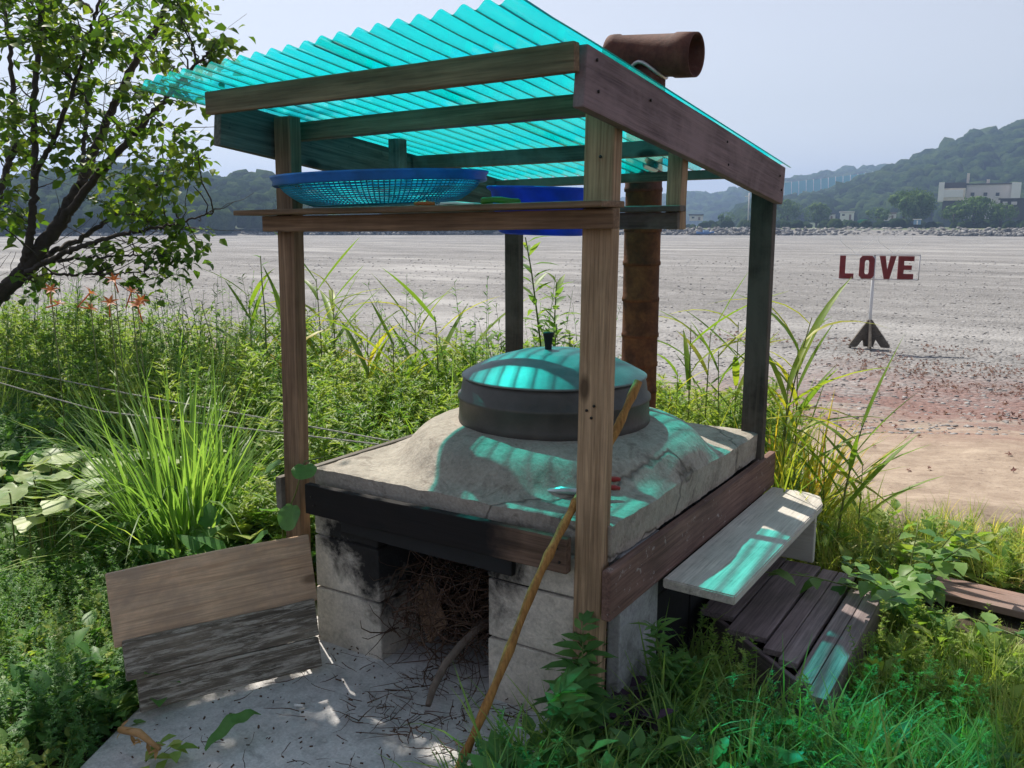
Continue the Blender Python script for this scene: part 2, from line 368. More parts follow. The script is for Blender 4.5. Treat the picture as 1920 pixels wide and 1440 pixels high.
df = nd(nt, 'BsdfDiffuse', {'Color': (.012, .10, .10, 1)}); s2 = nd(nt, 'MixShader', {0: dirt, 1: s1.outputs[0], 2: df.outputs[0]})
gl = nd(nt, 'BsdfGlossy', {'Color': (.8, .9, .9, 1), 'Roughness': .18}); fr = nd(nt, 'Fresnel', {'IOR': 1.4})
s3 = nd(nt, 'MixShader', {0: math_(nt, 'MULTIPLY', fr.outputs[0], .35), 1: s2.outputs[0], 2: gl.outputs[0]}); nt.links.new(s3.outputs[0], out.inputs[0])
M['sheet'] = m
# ---- rust
def rust(name, a, b_, c_):
    m, nt, b = newmat(name); v = ocoord(nt); n = noise(nt, v, 9, 6, .7, .4); n2 = noise(nt, v, 60, 4, .7)
    c = ramp(nt, n, [(.3, a), (.5, b_), (.72, c_)]); c = mix(nt, .5, c, ramp(nt, n2, [(.3, .5), (.7, 1.15)]), 'MULTIPLY')
    nt.links.new(c, b.inputs['Base Color']); b.inputs['Roughness'].default_value = .8; b.inputs['Specular IOR Level'].default_value = .3; bump(nt, b, math_(nt, 'ADD', n2, n), .5, .004); return m
M['rust'] = rust('rusty_pipe', (.05, .018, .01), (.13, .045, .018), (.24, .095, .035))
M['rust_dark'] = rust('dark_rusty_cowl', (.05, .02, .016), (.11, .04, .028), (.17, .075, .05))
# ---- cast iron
m, nt, b = newmat('black_cast_iron'); v = ocoord(nt); n = noise(nt, v, 7, 6, .65)
c = ramp(nt, n, [(.3, (.038, .034, .031)), (.7, (.09, .082, .074))]); c = mix(nt, ramp(nt, noise(nt, v, 18, 5, .75), [(.6, 0.), (.72, .5)]), c, (.10, .075, .055))
nt.links.new(c, b.inputs['Base Color']); b.inputs['Roughness'].default_value = .52; b.inputs['Specular IOR Level'].default_value = .5; bump(nt, b, noise(nt, v, 70, 4, .6), .25, .003); M['iron'] = m
m, nt, b = newmat('dusty_iron_lid'); v = ocoord(nt); n = noise(nt, v, 6, 6, .65)
c = ramp(nt, n, [(.3, (.10, .105, .11)), (.7, (.22, .225, .23))]); nt.links.new(c, b.inputs['Base Color']); b.inputs['Roughness'].default_value = .5; b.inputs['Metallic'].default_value = .15
bump(nt, b, noise(nt, v, 60, 4, .6), .2, .003); M['lid'] = m
def plastic(name, col, trans=.25):
    m, nt, b = newmat(name); out = nt.nodes['Material Output']; v = ocoord(nt)
    c = mix(nt, 1., col, ramp(nt, noise(nt, v, 12, 4, .6), [(.3, .75), (.7, 1.15)]), 'MULTIPLY')
    nt.links.new(c, b.inputs['Base Color']); b.inputs['Roughness'].default_value = .45
    tr = nd(nt, 'BsdfTranslucent', {'Color': c}); mx = nd(nt, 'MixShader', {0: trans, 1: b.outputs[0], 2: tr.outputs[0]}); nt.links.new(mx.outputs[0], out.inputs[0]); return m
M['blue'] = plastic('blue_plastic', (.02, .20, .58)); M['blue_teal'] = plastic('faded_blue_mesh', (.04, .36, .60)); M['blue_deep'] = plastic('deep_blue_plastic', (.02, .12, .70), .4)
M['red_metal'] = plain('dark_red_paint', (.15, .012, .014), .5); M['white_paint'] = plain('white_paint', (.72, .73, .74), .5, var=.12)
M['rope'] = plain('white_rope', (.40, .385, .35), .9, scale=60, bstr=.6)
M['steel_white'] = plain('galvanised_pole', (.62, .64, .66), .45, var=.1)
M['sign_foot'] = wood('weathered_sign_foot', (0.099, 0.086, 0.069), (0.264, 0.231, 0.190))
M['red_handle'] = plain('red_rubber_handle', (.30, .018, .016), .5); M['white_handle'] = plain('pale_tool_steel', (.55, .55, .55), .35, metal=.6)
M['twig'] = plain('dry_twig', (.085, .048, .03), .9, var=.5, scale=20); M['branch'] = plain('grey_branch_bark', (.16, .125, .10), .9, var=.4, scale=30, bstr=.6)
M['bark'] = plain('dark_tree_bark', (.045, .036, .03), .9, var=.4, scale=25, bstr=.6)
M['paper'] = plain('white_paper', (.75, .74, .72), .7, var=.08)
M['nail'] = plain('rusty_nail', (.02, .014, .012), .7)
M['stem'] = leafmat('green_stem', [(.2, (.06, .09, .025)), (.8, (.12, .13, .04))], trans=.1)
M['tree_leaf'] = leafmat('tree_leaf', [(.1, (.028, .062, .012)), (.5, (.055, .105, .016)), (.9, (.13, .17, .022))], trans=.5)
M['weed'] = leafmat('weed_leaf', [(.1, (.045, .10, .026)), (.5, (.095, .17, .038)), (.9, (.21, .25, .065))], trans=.5)
M['weed_dark'] = leafmat('dark_weed_leaf', [(.1, (.035, .095, .03)), (.5, (.065, .15, .042)), (.9, (.13, .21, .06))], trans=.45)
M['grass'] = leafmat('grass_blade', [(.1, (.075, .14, .04)), (.5, (.135, .225, .06)), (.92, (.26, .32, .10))], trans=.5)
M['grass_lit'] = leafmat('sunlit_meadow_grass', [(.1, (.12, .18, .04)), (.5, (.21, .26, .065)), (.85, (.36, .34, .12)), (1., (.44, .33, .15))], trans=.45)  # grass copy with sunlit paleness put into the colour, plus dry yellow blades
M['reed'] = leafmat('reed_leaf', [(.1, (.05, .105, .02)), (.5, (.11, .175, .026)), (.78, (.28, .26, .035)), (1., (.40, .20, .04))], trans=.5)
M['squash'] = leafmat('pale_squash_leaf', [(.1, (.075, .13, .05)), (.5, (.16, .225, .09)), (.9, (.27, .31, .14))], trans=.35)
M['purple'] = leafmat('purple_leaf', [(.2, (.03, .016, .035)), (.8, (.075, .04, .075))], trans=.25)
M['orange'] = leafmat('orange_petal', [(.2, (.24, .07, .025)), (.8, (.36, .12, .05))], trans=.45, tcol=1.2)
M['dry'] = leafmat('dry_leaf', [(.2, (.20, .11, .045)), (.8, (.36, .22, .10))], trans=.3)
M['seep'] = leafmat('red_seepweed', [(.1, (.115, .055, .05)), (.6, (.16, .082, .07)), (1., (.19, .135, .10))], trans=.2)
m, nt, b = newmat('forest_crown'); pos = nd(nt, 'NewGeometry').outputs['Position']; a_ = nd(nt, 'Attribute', attribute_name='var').outputs['Fac']
f_ = math_(nt, 'ADD', math_(nt, 'ADD', a_, .5), math_(nt, 'MULTIPLY', math_(nt, 'SUBTRACT', noise(nt, pos, .5, 5, .75), .5), 1.5)); nt.links.new(ramp(nt, f_, [(.15, (.012, .026, .010)), (.5, (.03, .058, .018)), (.95, (.07, .105, .03))]), b.inputs['Base Color']); b.inputs['Roughness'].default_value = 1.; b.inputs['Specular IOR Level'].default_value = 0.; bump(nt, b, noise(nt, pos, 1.1, 5, .8), 1., 1.2); M['forest'] = m

# ------------------------------------------------------------------ terrain
def ground_z(x, y):
    x = np.asarray(x, float); y = np.asarray(y, float)
    edge = 2.75 + .35*np.sin(x*.9+.4) + .25*np.sin(x*2.3)
    z = -.055 - .22*smoothstep(-.2, 1.2, y-edge) - .73*smoothstep(.6, 9., y-edge)
    near = 1-smoothstep(14, 40, np.hypot(x, y))
    z = z + fbm(x*1.6, y*1.6, 3)*.09*near*smoothstep(.05, .9, np.hypot(np.maximum(np.abs(x+.6)-1.1, 0), np.maximum(np.abs(y-.3)-1.3, 0)))
    z = z + .05*fbm(x*.25, y*.25, 9)*smoothstep(3, 9, y)
    return z
def grid_axis(segs):
    o = [];
    for a, b, n in segs: o += list(np.linspace(a, b, n, endpoint=False))
    return np.array(o+[segs[-1][1]])
gx = grid_axis([(-2600, -300, 12), (-300, -40, 20), (-40, -9, 50), (-9, 3, 80), (3, 40, 50), (40, 300, 20), (300, 2600, 12)])
gy = grid_axis([(-400, -12, 10), (-12, -2, 14), (-2, 8, 76), (8, 40, 54), (40, 300, 26), (300, 2600, 12)])
X, Y = np.meshgrid(gx, gy); V = np.stack([X, Y, ground_z(X, Y)], -1).reshape(-1, 3); nx, ny = len(gx), len(gy)
I = (np.arange(ny-1)[:, None]*nx+np.arange(nx-1)).ravel(); Q = np.stack([I, I+1, I+nx+1, I+nx], -1)
m, nt, b = newmat('shore_ground'); pos = nd(nt, 'NewGeometry').outputs['Position']; sp = nd(nt, 'SeparateXYZ', {0: pos})
y_ = math_(nt, 'ADD', sp.outputs[1], math_(nt, 'MULTIPLY', math_(nt, 'SUBTRACT', noise(nt, pos, .45, 5, .65), .5), 3.2))
soil = ramp(nt, noise(nt, pos, 6, 6, .7), [(.3, (.035, .026, .018)), (.7, (.10, .08, .055))])
sand = ramp(nt, noise(nt, pos, 3, 6, .75), [(.28, (.22, .165, .125)), (.7, (.42, .34, .265))])
sand = mix(nt, ramp(nt, noise(nt, pos, 14, 5, .8), [(.56, 0.), (.68, .75)]), sand, (.11, .075, .06))
cell = nd(nt, 'TexVoronoi', {'Vector': nd(nt, 'Mapping', {'Vector': pos, 'Scale': (1, 1, .2)}).outputs[0], 'Scale': 7.5, 'Randomness': 1.}, feature='DISTANCE_TO_EDGE').outputs['Distance']
cellc = nd(nt, 'TexVoronoi', {'Vector': pos, 'Scale': 7.5}).outputs['Color']
lum = nd(nt, 'SeparateColor', {0: cellc}).outputs[0]
mud = ramp(nt, noise(nt, pos, 1.3, 6, .7), [(.3, (.20, .197, .196)), (.7, (.295, .29, .288))])
mud = mix(nt, .7, mud, ramp(nt, lum, [(.0, .7), (.6, 1.12)]), 'MULTIPLY')
mud = mix(nt, ramp(nt, cell, [(.02, .6), (.12, 0.)]), mud, (.10, .095, .09))
mud = mix(nt, ramp(nt, noise(nt, nd(nt, 'Mapping', {'Vector': pos, 'Scale': (.05, .17, 1)}).outputs[0], 1., 5, .6), [(.50, 0.), (.66, .8)]), mud, (.37, .365, .36))
mud = mix(nt, .8, mud, ramp(nt, noise(nt, nd(nt, 'Mapping', {'Vector': pos, 'Scale': (.06, .22, 1)}).outputs[0], 1., 6, .65, 1.2), [(.30, .58), (.48, .98), (.70, 1.25)]), 'MULTIPLY')
c = mix(nt, ramp(nt, math_(nt, 'DIVIDE', y_, 10.), [(.24, 0.), (.34, 1.)]), soil, sand)
c = mix(nt, ramp(nt, math_(nt, 'DIVIDE', y_, 20.), [(.42, 0.), (.58, 1.)]), c, mud)
rd = math_(nt, 'MULTIPLY', ramp(nt, math_(nt, 'DIVIDE', y_, 24.), [(.26, 0.), (.36, .8), (.5, .8), (.66, 0.)]), ramp(nt, noise(nt, nd(nt, 'Mapping', {'Vector': pos, 'Scale': (.35, .6, 1)}).outputs[0], 1., 6, .75), [(.36, 0.), (.50, 1.)]))
rd = math_(nt, 'MULTIPLY', rd, ramp(nt, math_(nt, 'ADD', math_(nt, 'MULTIPLY', sp.outputs[0], .1), .6), [(.15, 0.), (.4, 1.)]))
c = mix(nt, rd, c, ramp(nt, noise(nt, pos, 11, 5, .8), [(.35, (.13, .06, .05)), (.65, (.27, .16, .14))]))
nt.links.new(c, b.inputs['Base Color']); b.inputs['Roughness'].default_value = .93; b.inputs['Specular IOR Level'].default_value = .2
hh = math_(nt, 'ADD', math_(nt, 'MULTIPLY', ramp(nt, cell, [(0., 0.), (.25, 1.)]), 1.), math_(nt, 'MULTIPLY', noise(nt, pos, 12, 5, .7), .8))
hh = mix(nt, ramp(nt, math_(nt, 'DIVIDE', y_, 20.), [(.42, 0.), (.58, 1.)]), noise(nt, pos, 9, 5, .7), hh)
bump(nt, b, hh, .6, .04); M['ground'] = m
tag(obj('ground', mesh('ground', V, Q, True), m), 'grey cracked tidal mud flat with sandy shore and weedy bank', kind='structure')
# concrete pad in front of the stove
pts = [(-1.55, .45), (-1.42, -.25), (-1.36, -.62), (-1.2, -.95), (-.9, -1.3), (-.1, -1.25), (-.08, -.75), (-.20, -.35), (-.13, -.12), (-.08, .12), (-.05, .45)]
bm = bmesh.new(); vt = [bm.verts.new((x, y, 0)) for x, y in pts]; f = bm.faces.new(vt)
r = bmesh.ops.extrude_face_region(bm, geom=[f]); [setattr(v, 'co', v.co-Vector((0, 0, .14))) for v in r['geom'] if isinstance(v, bmesh.types.BMVert)]
bmesh.ops.recalc_face_normals(bm, faces=bm.faces[:]); bmesh.ops.bevel(bm, geom=bm.edges[:], offset=.012, segments=2, affect='EDGES')
me = bpy.data.meshes.new('pad'); bm.to_mesh(me); bm.free()
tag(obj('concrete_pad', me, M['pad'], M=Matrix.Translation((0, 0, -.012))), 'ash grey concrete pad in front of the stove mouth', kind='structure')

# ------------------------------------------------------------------ shelter
def roof_z(y, x=-.6): return 1.924 - .1125*(y+.25) + .013*(x+.0)
S = thing('timber_shelter', 'open timber shelter with teal corrugated roof standing over the stove', 'shelter', (-.65, .75, 0))
pB = board('post', (-.085, .027, -.1), (-.059, .027, 1.86), .050, .090, M['post'], S, up=(0, 1, 0), bev=.005); pB['label'] = 'pale near corner post with knots'
pA = board('post', (-1.296, .026, -.1), (-1.252, .026, 1.86), .050, .078, M['roof_timber'], S, up=(0, 1, 0), bev=.005)
pC = board('post', (-1.245, 1.45, -.3), (-1.245, 1.45, 1.70), .05, .076, M['black_post'], S, up=(0, 1, 0), bev=.005)
pD = board('post', (-.044, 1.45, -.3), (-.047, 1.45, 1.68), .05, .092, M['black_post'], S, up=(0, 1, 0), bev=.005)
def slope_board(name, x, y0, y1, drop, h, th, mat):
    a = (x, y0, roof_z(y0, x)-drop-h/2); bb = (x, y1, roof_z(y1, x)-drop-h/2); return board(name, a, bb, h, th, mat, S)
slope_board('fascia_board', .014, -.252, 1.455, .004, .145, .031, M['fascia'])
slope_board('fascia_board', -1.325, -.205, 1.49, .004, .145, .034, M['fascia_old'])
def purlin(y, x0, x1, h, th, mat, drop=.004, name='purlin'):
    return board(name, (x0, y, roof_z(y, x0)-drop-h/2), (x1, y, roof_z(y, x1)-drop-h/2), h, th, mat, S)
purlin(-.268, -1.285, .014, .068, .028, M['roof_timber'], .004, 'front_beam')
purlin(.13, -1.305, -.004, .062, .042, M['roof_timber'], .012)
purlin(.78, -1.305, -.004, .055, .042, M['dark_post'], .012)
purlin(1.40, -1.305, -.004, .038, .042, M['dark_post'], .012)
for x, z in ((-.075, 1.0), (-.058, .985), (-.088, .965)):
    pass
nb = lathe([(0, 0), (.0042, 0), (.0042, .003), (.0, .004)], 8)
nm = mesh('nail', nb[0], [nb[1]])
for x, z in ((-.085, .985), (-.062, 1.0), (-.07, .965), (-.055, 1.68), (-.075, 1.515), (-.05, 1.50)):
    obj('nail', nm, M['nail'], S, Matrix.Translation((x, -.0015, z)) @ Matrix.Rotation(math.pi/2, 4, 'X'))
for x, y_, dz in ((.0305, -.2, .03), (.0305, -.19, .10), (.0305, .12, .05), (.0305, .75, .04), (.0305, .77, .11), (.0305, 1.38, .05), (.0305, 1.41, .10)):
    obj('nail', nm, M['nail'], S, Matrix.Translation((x, y_, roof_z(y_, 0)-dz)) @ Matrix.Rotation(math.pi/2, 4, 'Y'))
for x, z in ((-1.15, .56), (-1.14, .53), (-.16, .57), (-.15, .53)):
    obj('nail', nm, M['nail'], S, Matrix.Translation((x, -.0345, z)) @ Matrix.Rotation(math.pi/2, 4, 'X'))
# shelf
board('shelf_rail', (-1.322, -.024, 1.504), (.006, -.024, 1.516), .052, .040, M['roof_timber'], S)
board('shelf_plank', (-1.40, -.03, 1.541), (-.0, -.03, 1.555), .14, .017, M['roof_timber'], S, up=(0, 1, 0))
board('shelf_rail', (-1.19, .455, 1.508), (-.012, .455, 1.516), .052, .022, M['dark_post'], S)
board('shelf_plank', (-1.19, .45, 1.544), (.004, .45, 1.552), .055, .018, M['dark_post'], S, up=(0, 1, 0))
board('hanger', (-.035, .49, 1.487), (-.035, .49, 1.83), .05, .05, M['post'], S, up=(0, 1, 0))
board('hanger', (-1.16, .49, 1.487), (-1.16, .49, 1.82), .05, .05, M['dark_post'], S, up=(0, 1, 0))
# boards round the stove
board('lintel_board', (-1.185, -.018, .548), (-.128, -.018, .548), .108, .03, M['lintel'], S)
board('side_board', (-.001, -.03, .455), (-.001, 1.60, .452), .15, .028, M['brown_board'], S)
board('side_board', (-1.33, -.02, .54), (-1.33, 1.5, .54), .12, .028, M['dark_post'], S)
# corrugated sheets: two, overlapping by one wave
def sheet(x0, x1, lift, fr0, fr1):
    p = .0663; n = int((x1-x0)/p*14); xs = np.linspace(x0, x1, n+1); rows = 18
    t = np.linspace(0, 1, rows+1)[:, None]
    yf = (fr0 + (fr1-fr0)*(xs-x0)/(x1-x0))[None]; yr = 1.515
    yy = yf+(yr-yf)*t; xx = np.broadcast_to(xs[None], yy.shape)
    ph = 2*np.pi*xx/p
    sag = -.03*np.clip((-1.34-xx)/.14, 0, 1)**1.5*np.clip((.2-yy)/.6, 0, 1)
    zz = 1.924-.1125*(yy+.25)+.013*xx+lift+.0092+.0088*np.cos(ph)+sag+.004*np.sin(yy*5+xx*3)*np.clip((-.25-yy)/.2, 0, 1)
    V = np.stack([xx, yy, zz], -1).reshape(-1, 3); k = n+1
    I = (np.arange(rows)[:, None]*k+np.arange(n)).ravel(); Q = np.stack([I, I+1, I+k+1, I+k], -1)
    o = obj('roof_sheet', mesh('roof_sheet', V, Q, True), M['sheet'], S, Matrix()); return o
sheet(-1.46, -.552, 0, -.405, -.475); sheet(-.66, .037, .0022, -.47, -.535)

# ------------------------------------------------------------------ stove
ST = thing('masonry_stove', 'concrete block stove with mortar dome and sooty fire mouth under the shelter', 'stove', (-.6, .75, 0))
def block(x0, x1, y0, y1, z0, z1, mat=None, sd=0, name='block'):
    return obj(name, bev_box('block', (x1-x0, y1-y0, z1-z0), .006, 2, 2, .0012, sd), mat or M['block'], ST, Matrix.Translation(((x0+x1)/2, (y0+y1)/2, (z0+z1)/2)))
for i, (z0, z1) in enumerate(((-.05, .196), (.204, .396), (.404, .528))):
    block(-1.20+.003*i, -.893-.002*i, .02, .38, z0, z1, sd=i); block(-.44+.002*(i == 1), -.085, .02, .38, z0, z1, sd=i+5)
block(-1.188, -.91, .03, .37, -.04, .5, M['mortar'], name='mortar_core'); block(-.425, -.10, .03, .37, -.04, .5, M['mortar'], name='mortar_core')
block(-.062, -.018, .11, .40, -.2, .525, M['render'], name='rendered_side')
for j in range(3):
    for i in range(3): block(-1.195, -1.03, .39+.36*j, .742+.36*j, -.05+.196*i, .142+.196*i, M['block'], 20+i+j)
    for i in range(3): block(-.25, -.045, .41+.36*j, .762+.36*j, -.25+.26*i, .005+.26*i, M['soot'], 30+i+j)  # sooty inside; black outer face paints the shade of the hollow under the bench
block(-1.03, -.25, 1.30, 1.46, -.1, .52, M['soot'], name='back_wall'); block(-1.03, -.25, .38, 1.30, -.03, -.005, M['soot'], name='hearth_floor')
board('steel_angle', (-1.045, .022, .468), (-.335, .020, .456), .05, .05, M['char'], ST)
# slab + dome: height field top, broken rim
n = 150; ys = np.linspace(.036, 1.47, n); xs = np.linspace(-1.205, -.018, n)
Xg, Yg = np.meshgrid(xs, ys)
er = .012*fbm(Yg*9, Xg*0+1, 5)+.006*fbm(Yg*31, Xg*0, 6); ef = .016*fbm(Xg*9, Xg*0+4, 7)+.008*fbm(Xg*33, Xg*0, 8)
bd = np.minimum(np.minimum(Xg+1.205, -.018-Xg), np.minimum(Yg-.036, 1.47-Yg))
top = .643+.006*fbm(Xg*3, Yg*3, 1)+.004*fbm(Xg*14, Yg*14, 2)-.010*(1-smoothstep(0, .02, bd))*(.5+fbm(Xg*11, Yg*11, 12))
rr = np.hypot((Xg+.585)*1.08, (Yg-.705)*1.02)*(1+.03*fbm(Xg*2, Yg*2, 21))
prof_r = [0, .34, .37, .45, .51, .55, .58, .605, .63, .66, .70]; prof_h = [.138, .138, .137, .128, .114, .096, .070, .040, .017, .006, 0]
rf = np.linspace(0, .8, 400); hf = np.interp(rf, prof_r, prof_h); hf = np.convolve(np.pad(hf, 6, 'edge'), np.ones(13)/13, 'valid')
dome = np.interp(rr, rf, hf)*smoothstep(-.02, .03, bd)
Z = top + dome + .003*fbm(Xg*20, Yg*20, 4)*(dome > .004)
Xe = Xg + np.where(Xg > -.05, er, 0) - np.where(Xg < -1.17, er, 0); Ye = Yg - np.where(Yg < .06, ef, 0)
V = np.stack([Xe, Ye, Z], -1).reshape(-1, 3)
I = (np.arange(n-1)[:, None]*n+np.arange(n-1)).ravel(); Q = np.stack([I, I+1, I+n+1, I+n], -1)
bi = np.concatenate([np.arange(n), np.arange(1, n)*n+n-1, (n-1)*n+np.arange(n-2, -1, -1), np.arange(n-2, 0, -1)*n])
skirt = []; VV = [V]; off = len(V); lay = len(bi)
for k, (z, inn) in enumerate(((.615, .0), (.57, .004), (.532, .006))):
    L = V[bi].copy(); cxy = np.array([-.61, .74]); L[:, 2] = z + (.006*fbm(L[:, 0]*12+L[:, 1]*12, L[:, 0]*0+k, 9)); L[:, :2] += (cxy-L[:, :2])*inn + np.stack([.004*fbm(L[:, 0]*30, L[:, 1]*30, k), .004*fbm(L[:, 0]*30, L[:, 1]*30, k+3)], -1); VV.append(L)
VV.append(V[bi]); rings = [off+3*lay+np.arange(lay)]+[off+k*lay+np.arange(lay) for k in range(3)]
qs = [Q]
for k in range(3):
    a, c_ = rings[k], rings[k+1]; qs.append(np.stack([a, c_, np.roll(c_, -1), np.roll(a, -1)], -1))
obj('mortar_top', mesh('mortar_top', np.concatenate(VV), np.concatenate(qs), True), M['clay'], ST, Matrix())

# ------------------------------------------------------------------ cauldron and lid
CC = (-.58, .68)
V, Q = lathe([(.30, .74), (.352, .765), (.362, .785), (.360, .80), (.357, .862), (.364, .868), (.363, .878), (.352, .884), (.345, .93), (.338, .943), (.325, .946), (.315, .93), (.30, .80)], 96)
tag(obj('iron_cauldron', mesh('cauldron', V, Q, True), M['iron'], M=Matrix.Translation((*CC, 0))), 'wide black cast iron cauldron set into the mortar dome', 'cauldron')
pr = [(.30, .944), (.343, .9445), (.3475, .947), (.3475, .951), (.342, .954)] + [(r_c, .954+.088*(1-(r_c/.342)**2.3)) for r_c in np.linspace(.33, .02, 15)] + [(.0005, 1.0425)]
for k in range(len(pr)):   # raised rings on the lid
    if abs(pr[k][0]-.24) < .02 or abs(pr[k][0]-.13) < .02: pr[k] = (pr[k][0], pr[k][1]+.003)
V, Q = lathe(pr, 96)
LID = tag(obj('cauldron_lid', mesh('lid', V, Q, True), M['lid'], M=Matrix.Translation((*CC, 0))), 'domed iron lid with black knob covering the cauldron', 'lid')
V, Q = lathe([(.010, 1.03), (.013, 1.045), (.014, 1.06), (.017, 1.085), (.021, 1.10), (.020, 1.106), (.0005, 1.108)], 20)
obj('knob', mesh('knob', V, Q, True), M['char'], LID, Matrix.Translation((CC[0]-.02, CC[1]-.01, 0)))

# ------------------------------------------------------------------ chimney
CH = thing('chimney_pipe', 'rusty stove pipe with horizontal cowl rising behind the shelter', 'chimney', (-.645, 1.60, 0))
zs = [.20, .55, .74, .865, 1.0, 1.165, 1.33, 1.48, 1.66, 1.82, 1.98, 2.17]
for k in range(len(zs)-1):
    z0, z1 = zs[k], zs[k+1]; r = .083-.0006*(k % 2); dx = .0012*math.sin(k*2.1)
    V, Q = lathe([(r-.004, z0-.012), (r+.0035, z0-.01), (r+.004, z0+.004), (r+.0005, z0+.012), (r, (z0+z1)/2), (r, z1)], 40)
    obj('pipe_section', mesh('pipe_section', V, Q, True), M['rust'] if k < 8 else M['rust_dark'], CH, Matrix.Translation((-.645+dx, 1.60, 0)))
V, Q = lathe([(.076, -.205), (.092, -.205), (.094, -.19), (.094, -.165), (.089, -.155), (.089, .105), (.094, .115), (.094, .145), (.092, .205), (.0865, .205), (.083, .2), (.083, -.2), (.076, -.205)], 48)
ax = Vector((.80, -.02, -.065)).normalized(); q = ax.to_track_quat('Z', 'Y').to_matrix().to_4x4()
obj('cowl', mesh('cowl', V, Q, True), M['rust_dark'], CH, Matrix.Translation((-.618, 1.60, 2.235)) @ q)
mb = MB(); an = np.linspace(0, 2*np.pi, 33)
sad = np.stack([-.645+.0885*np.cos(an), 1.60+.0885*np.sin(an), 2.235-np.sqrt(np.maximum(.094**2-(.0885*np.sin(an))**2, .0004))*1.0-.004], -1)
mb.tube(sad, .008, 6, cap=False); obj('solder_seam', mb.mesh('seam', True), M['white_handle'], CH, Matrix())

# ------------------------------------------------------------------ bench and steps
B = thing('plank_bench', 'grey plank bench fixed along the brown side board', 'bench', (.15, .9, 0))
bm = bmesh.new(); ol = [(.022, .335), (.262, .325), (.268, 1.40), (.235, 1.50), (.18, 1.53), (.022, 1.53)]
vt = [bm.verts.new((x, y, .388)) for x, y in ol]; f = bm.faces.new(vt); r = bmesh.ops.extrude_face_region(bm, geom=[f])
[setattr(v, 'co', v.co-Vector((0, 0, .032))) for v in r['geom'] if isinstance(v, bmesh.types.BMVert)]
bmesh.ops.recalc_face_normals(bm, faces=bm.faces[:]); bmesh.ops.bevel(bm, geom=bm.edges[:], offset=.004, segments=2, affect='EDGES')
me = bpy.data.meshes.new('seat'); bm.to_mesh(me); bm.free(); me.transform(Matrix.Rotation(-math.pi/2, 4, 'Z'))
obj('seat', me, M['bench'], B, Matrix.Rotation(math.pi/2, 4, 'Z'))
board('leg', (.035, 1.45, .235), (.235, 1.45, .235), .238, .03, M['bench'], B)
SP = thing('deck_step', 'low step of dark grooved decking planks beside the bench', 'step', (.32, .85, -.06))
for x0, x1, y0, y1 in ((.0, .125, .76, 1.44), (.133, .272, .66, 1.42), (.284, .345, .585, 1.40), (.348, .41, .535, 1.40), (.424, .480, .43, 1.31), (.483, .541, .36, 1.31)):
    board('tread_plank', ((x0+x1)/2, y0, .104), ((x0+x1)/2, y1, .104), x1-x0, .022, M['decking'], SP, up=(1, 0, 0), bev=.003, rough=.0008)
board('riser', (.530, .37, .015), (.530, 1.30, .015), .155, .02, M['decking'], SP); board('riser', (.05, .78, .015), (.515, .40, .015), .155, .02, M['decking'], SP); board('riser', (.01, 1.28, .015), (.525, 1.26, .015), .155, .02, M['decking'], SP)
WK = thing('walk_board', 'pinkish weathered walkway board lying in the grass right of the step', 'board', (.9, 1.7, -.05))
board('plank', (.30, 1.83, .0), (.56, 1.75, .0), .20, .03, M['walk'], WK, up=(0, 1, 0)); board('plank', (.60, 1.76, .0), (1.6, 1.66, .0), .20, .03, M['walk'], WK, up=(0, 1, 0))

# ------------------------------------------------------------------ leaning panel
PN = thing('timber_hatch', 'wooden hatch of one tan plank over rotten grey planks leaning by the stove mouth', 'hatch', (-1.15, -.4, 0))
p00, p10 = Vector(at(232, 1345, z=0)), Vector((-1.030, -.145, 0)); t00, t10 = Vector(at(198, 1075, z=.435)), Vector(at(583, 998, z=.435))
def pq(u, v): return (p00.lerp(p10, u)).lerp(t00.lerp(t10, u), v)
def plank(v0, v1, th, mat, du0=0, du1=0, out_=0.):
    a, c_ = pq(du0, (v0+v1)/2), pq(1+du1, (v0+v1)/2); up = (pq(.5, v1)-pq(.5, v0)); nrm = up.cross(c_-a).normalized()*out_
    board('plank', a+nrm, c_+nrm, up.length*.99, th, mat, PN, up=up.normalized(), bev=.005, rough=.003)
plank(.485, 1.0, .026, M['plank_tan'], 0, 0, .010); plank(.238, .515, .022, M['plank_grey'], .03, -.01, -.014); plank(0.01, .234, .022, M['plank_grey'], .075, 0, -.012)
board('batten', pq(.2, .06)+Vector((-.045, .02, .02)), pq(.2, .95)+Vector((-.035, .02, 0)), .05, .025, M['dark_post'], PN, up=(0, 1, 0)); board('batten', pq(.8, .06)+Vector((-.045, .02, .02)), pq(.8, .95)+Vector((-.035, .02, 0)), .05, .025, M['dark_post'], PN, up=(0, 1, 0))

# ------------------------------------------------------------------ stick, tools, firewood, litter
mb = MB(); P0 = [(-.32, -.425, -.012), (-.287, -.358, .10), (-.229, -.24, .30), (-.181, -.13, .48), (-.145, -.062, .612), (-.135, .03, .694), (-.126, .123, .765), (-.097, .2, .864), (-.064, .3, 1.026)]
P0[1] = tuple(at(874, 1410, y=-.358)); P0[2] = tuple(at(935, 1270, y=-.25)); P0[0] = tuple(np.array(P0[1])*1.9-np.array(P0[2])*.9)
t = np.linspace(0, 8, 60); pts = np.stack([np.interp(t, range(9), [p[k] for p in P0]) for k in range(3)], -1)
for _ in range(5): pts[1:-1] = (pts[:-2]+pts[1:-1]*2+pts[2:])/4
rad = .0125+.0015*np.sin(t*9)+np.where((t*2.2 % 1) < .12, .0018, 0); mb.tube(pts, rad, 10)
tag(obj('wooden_stick', mb.mesh('stick', True), M['stick']), 'long orange peeled stick leaning against the near corner post', 'stick')
TL = thing('garden_shears', 'red handled garden shears lying on the stove top beside the near post', 'shears', (-.17, .25, .66))
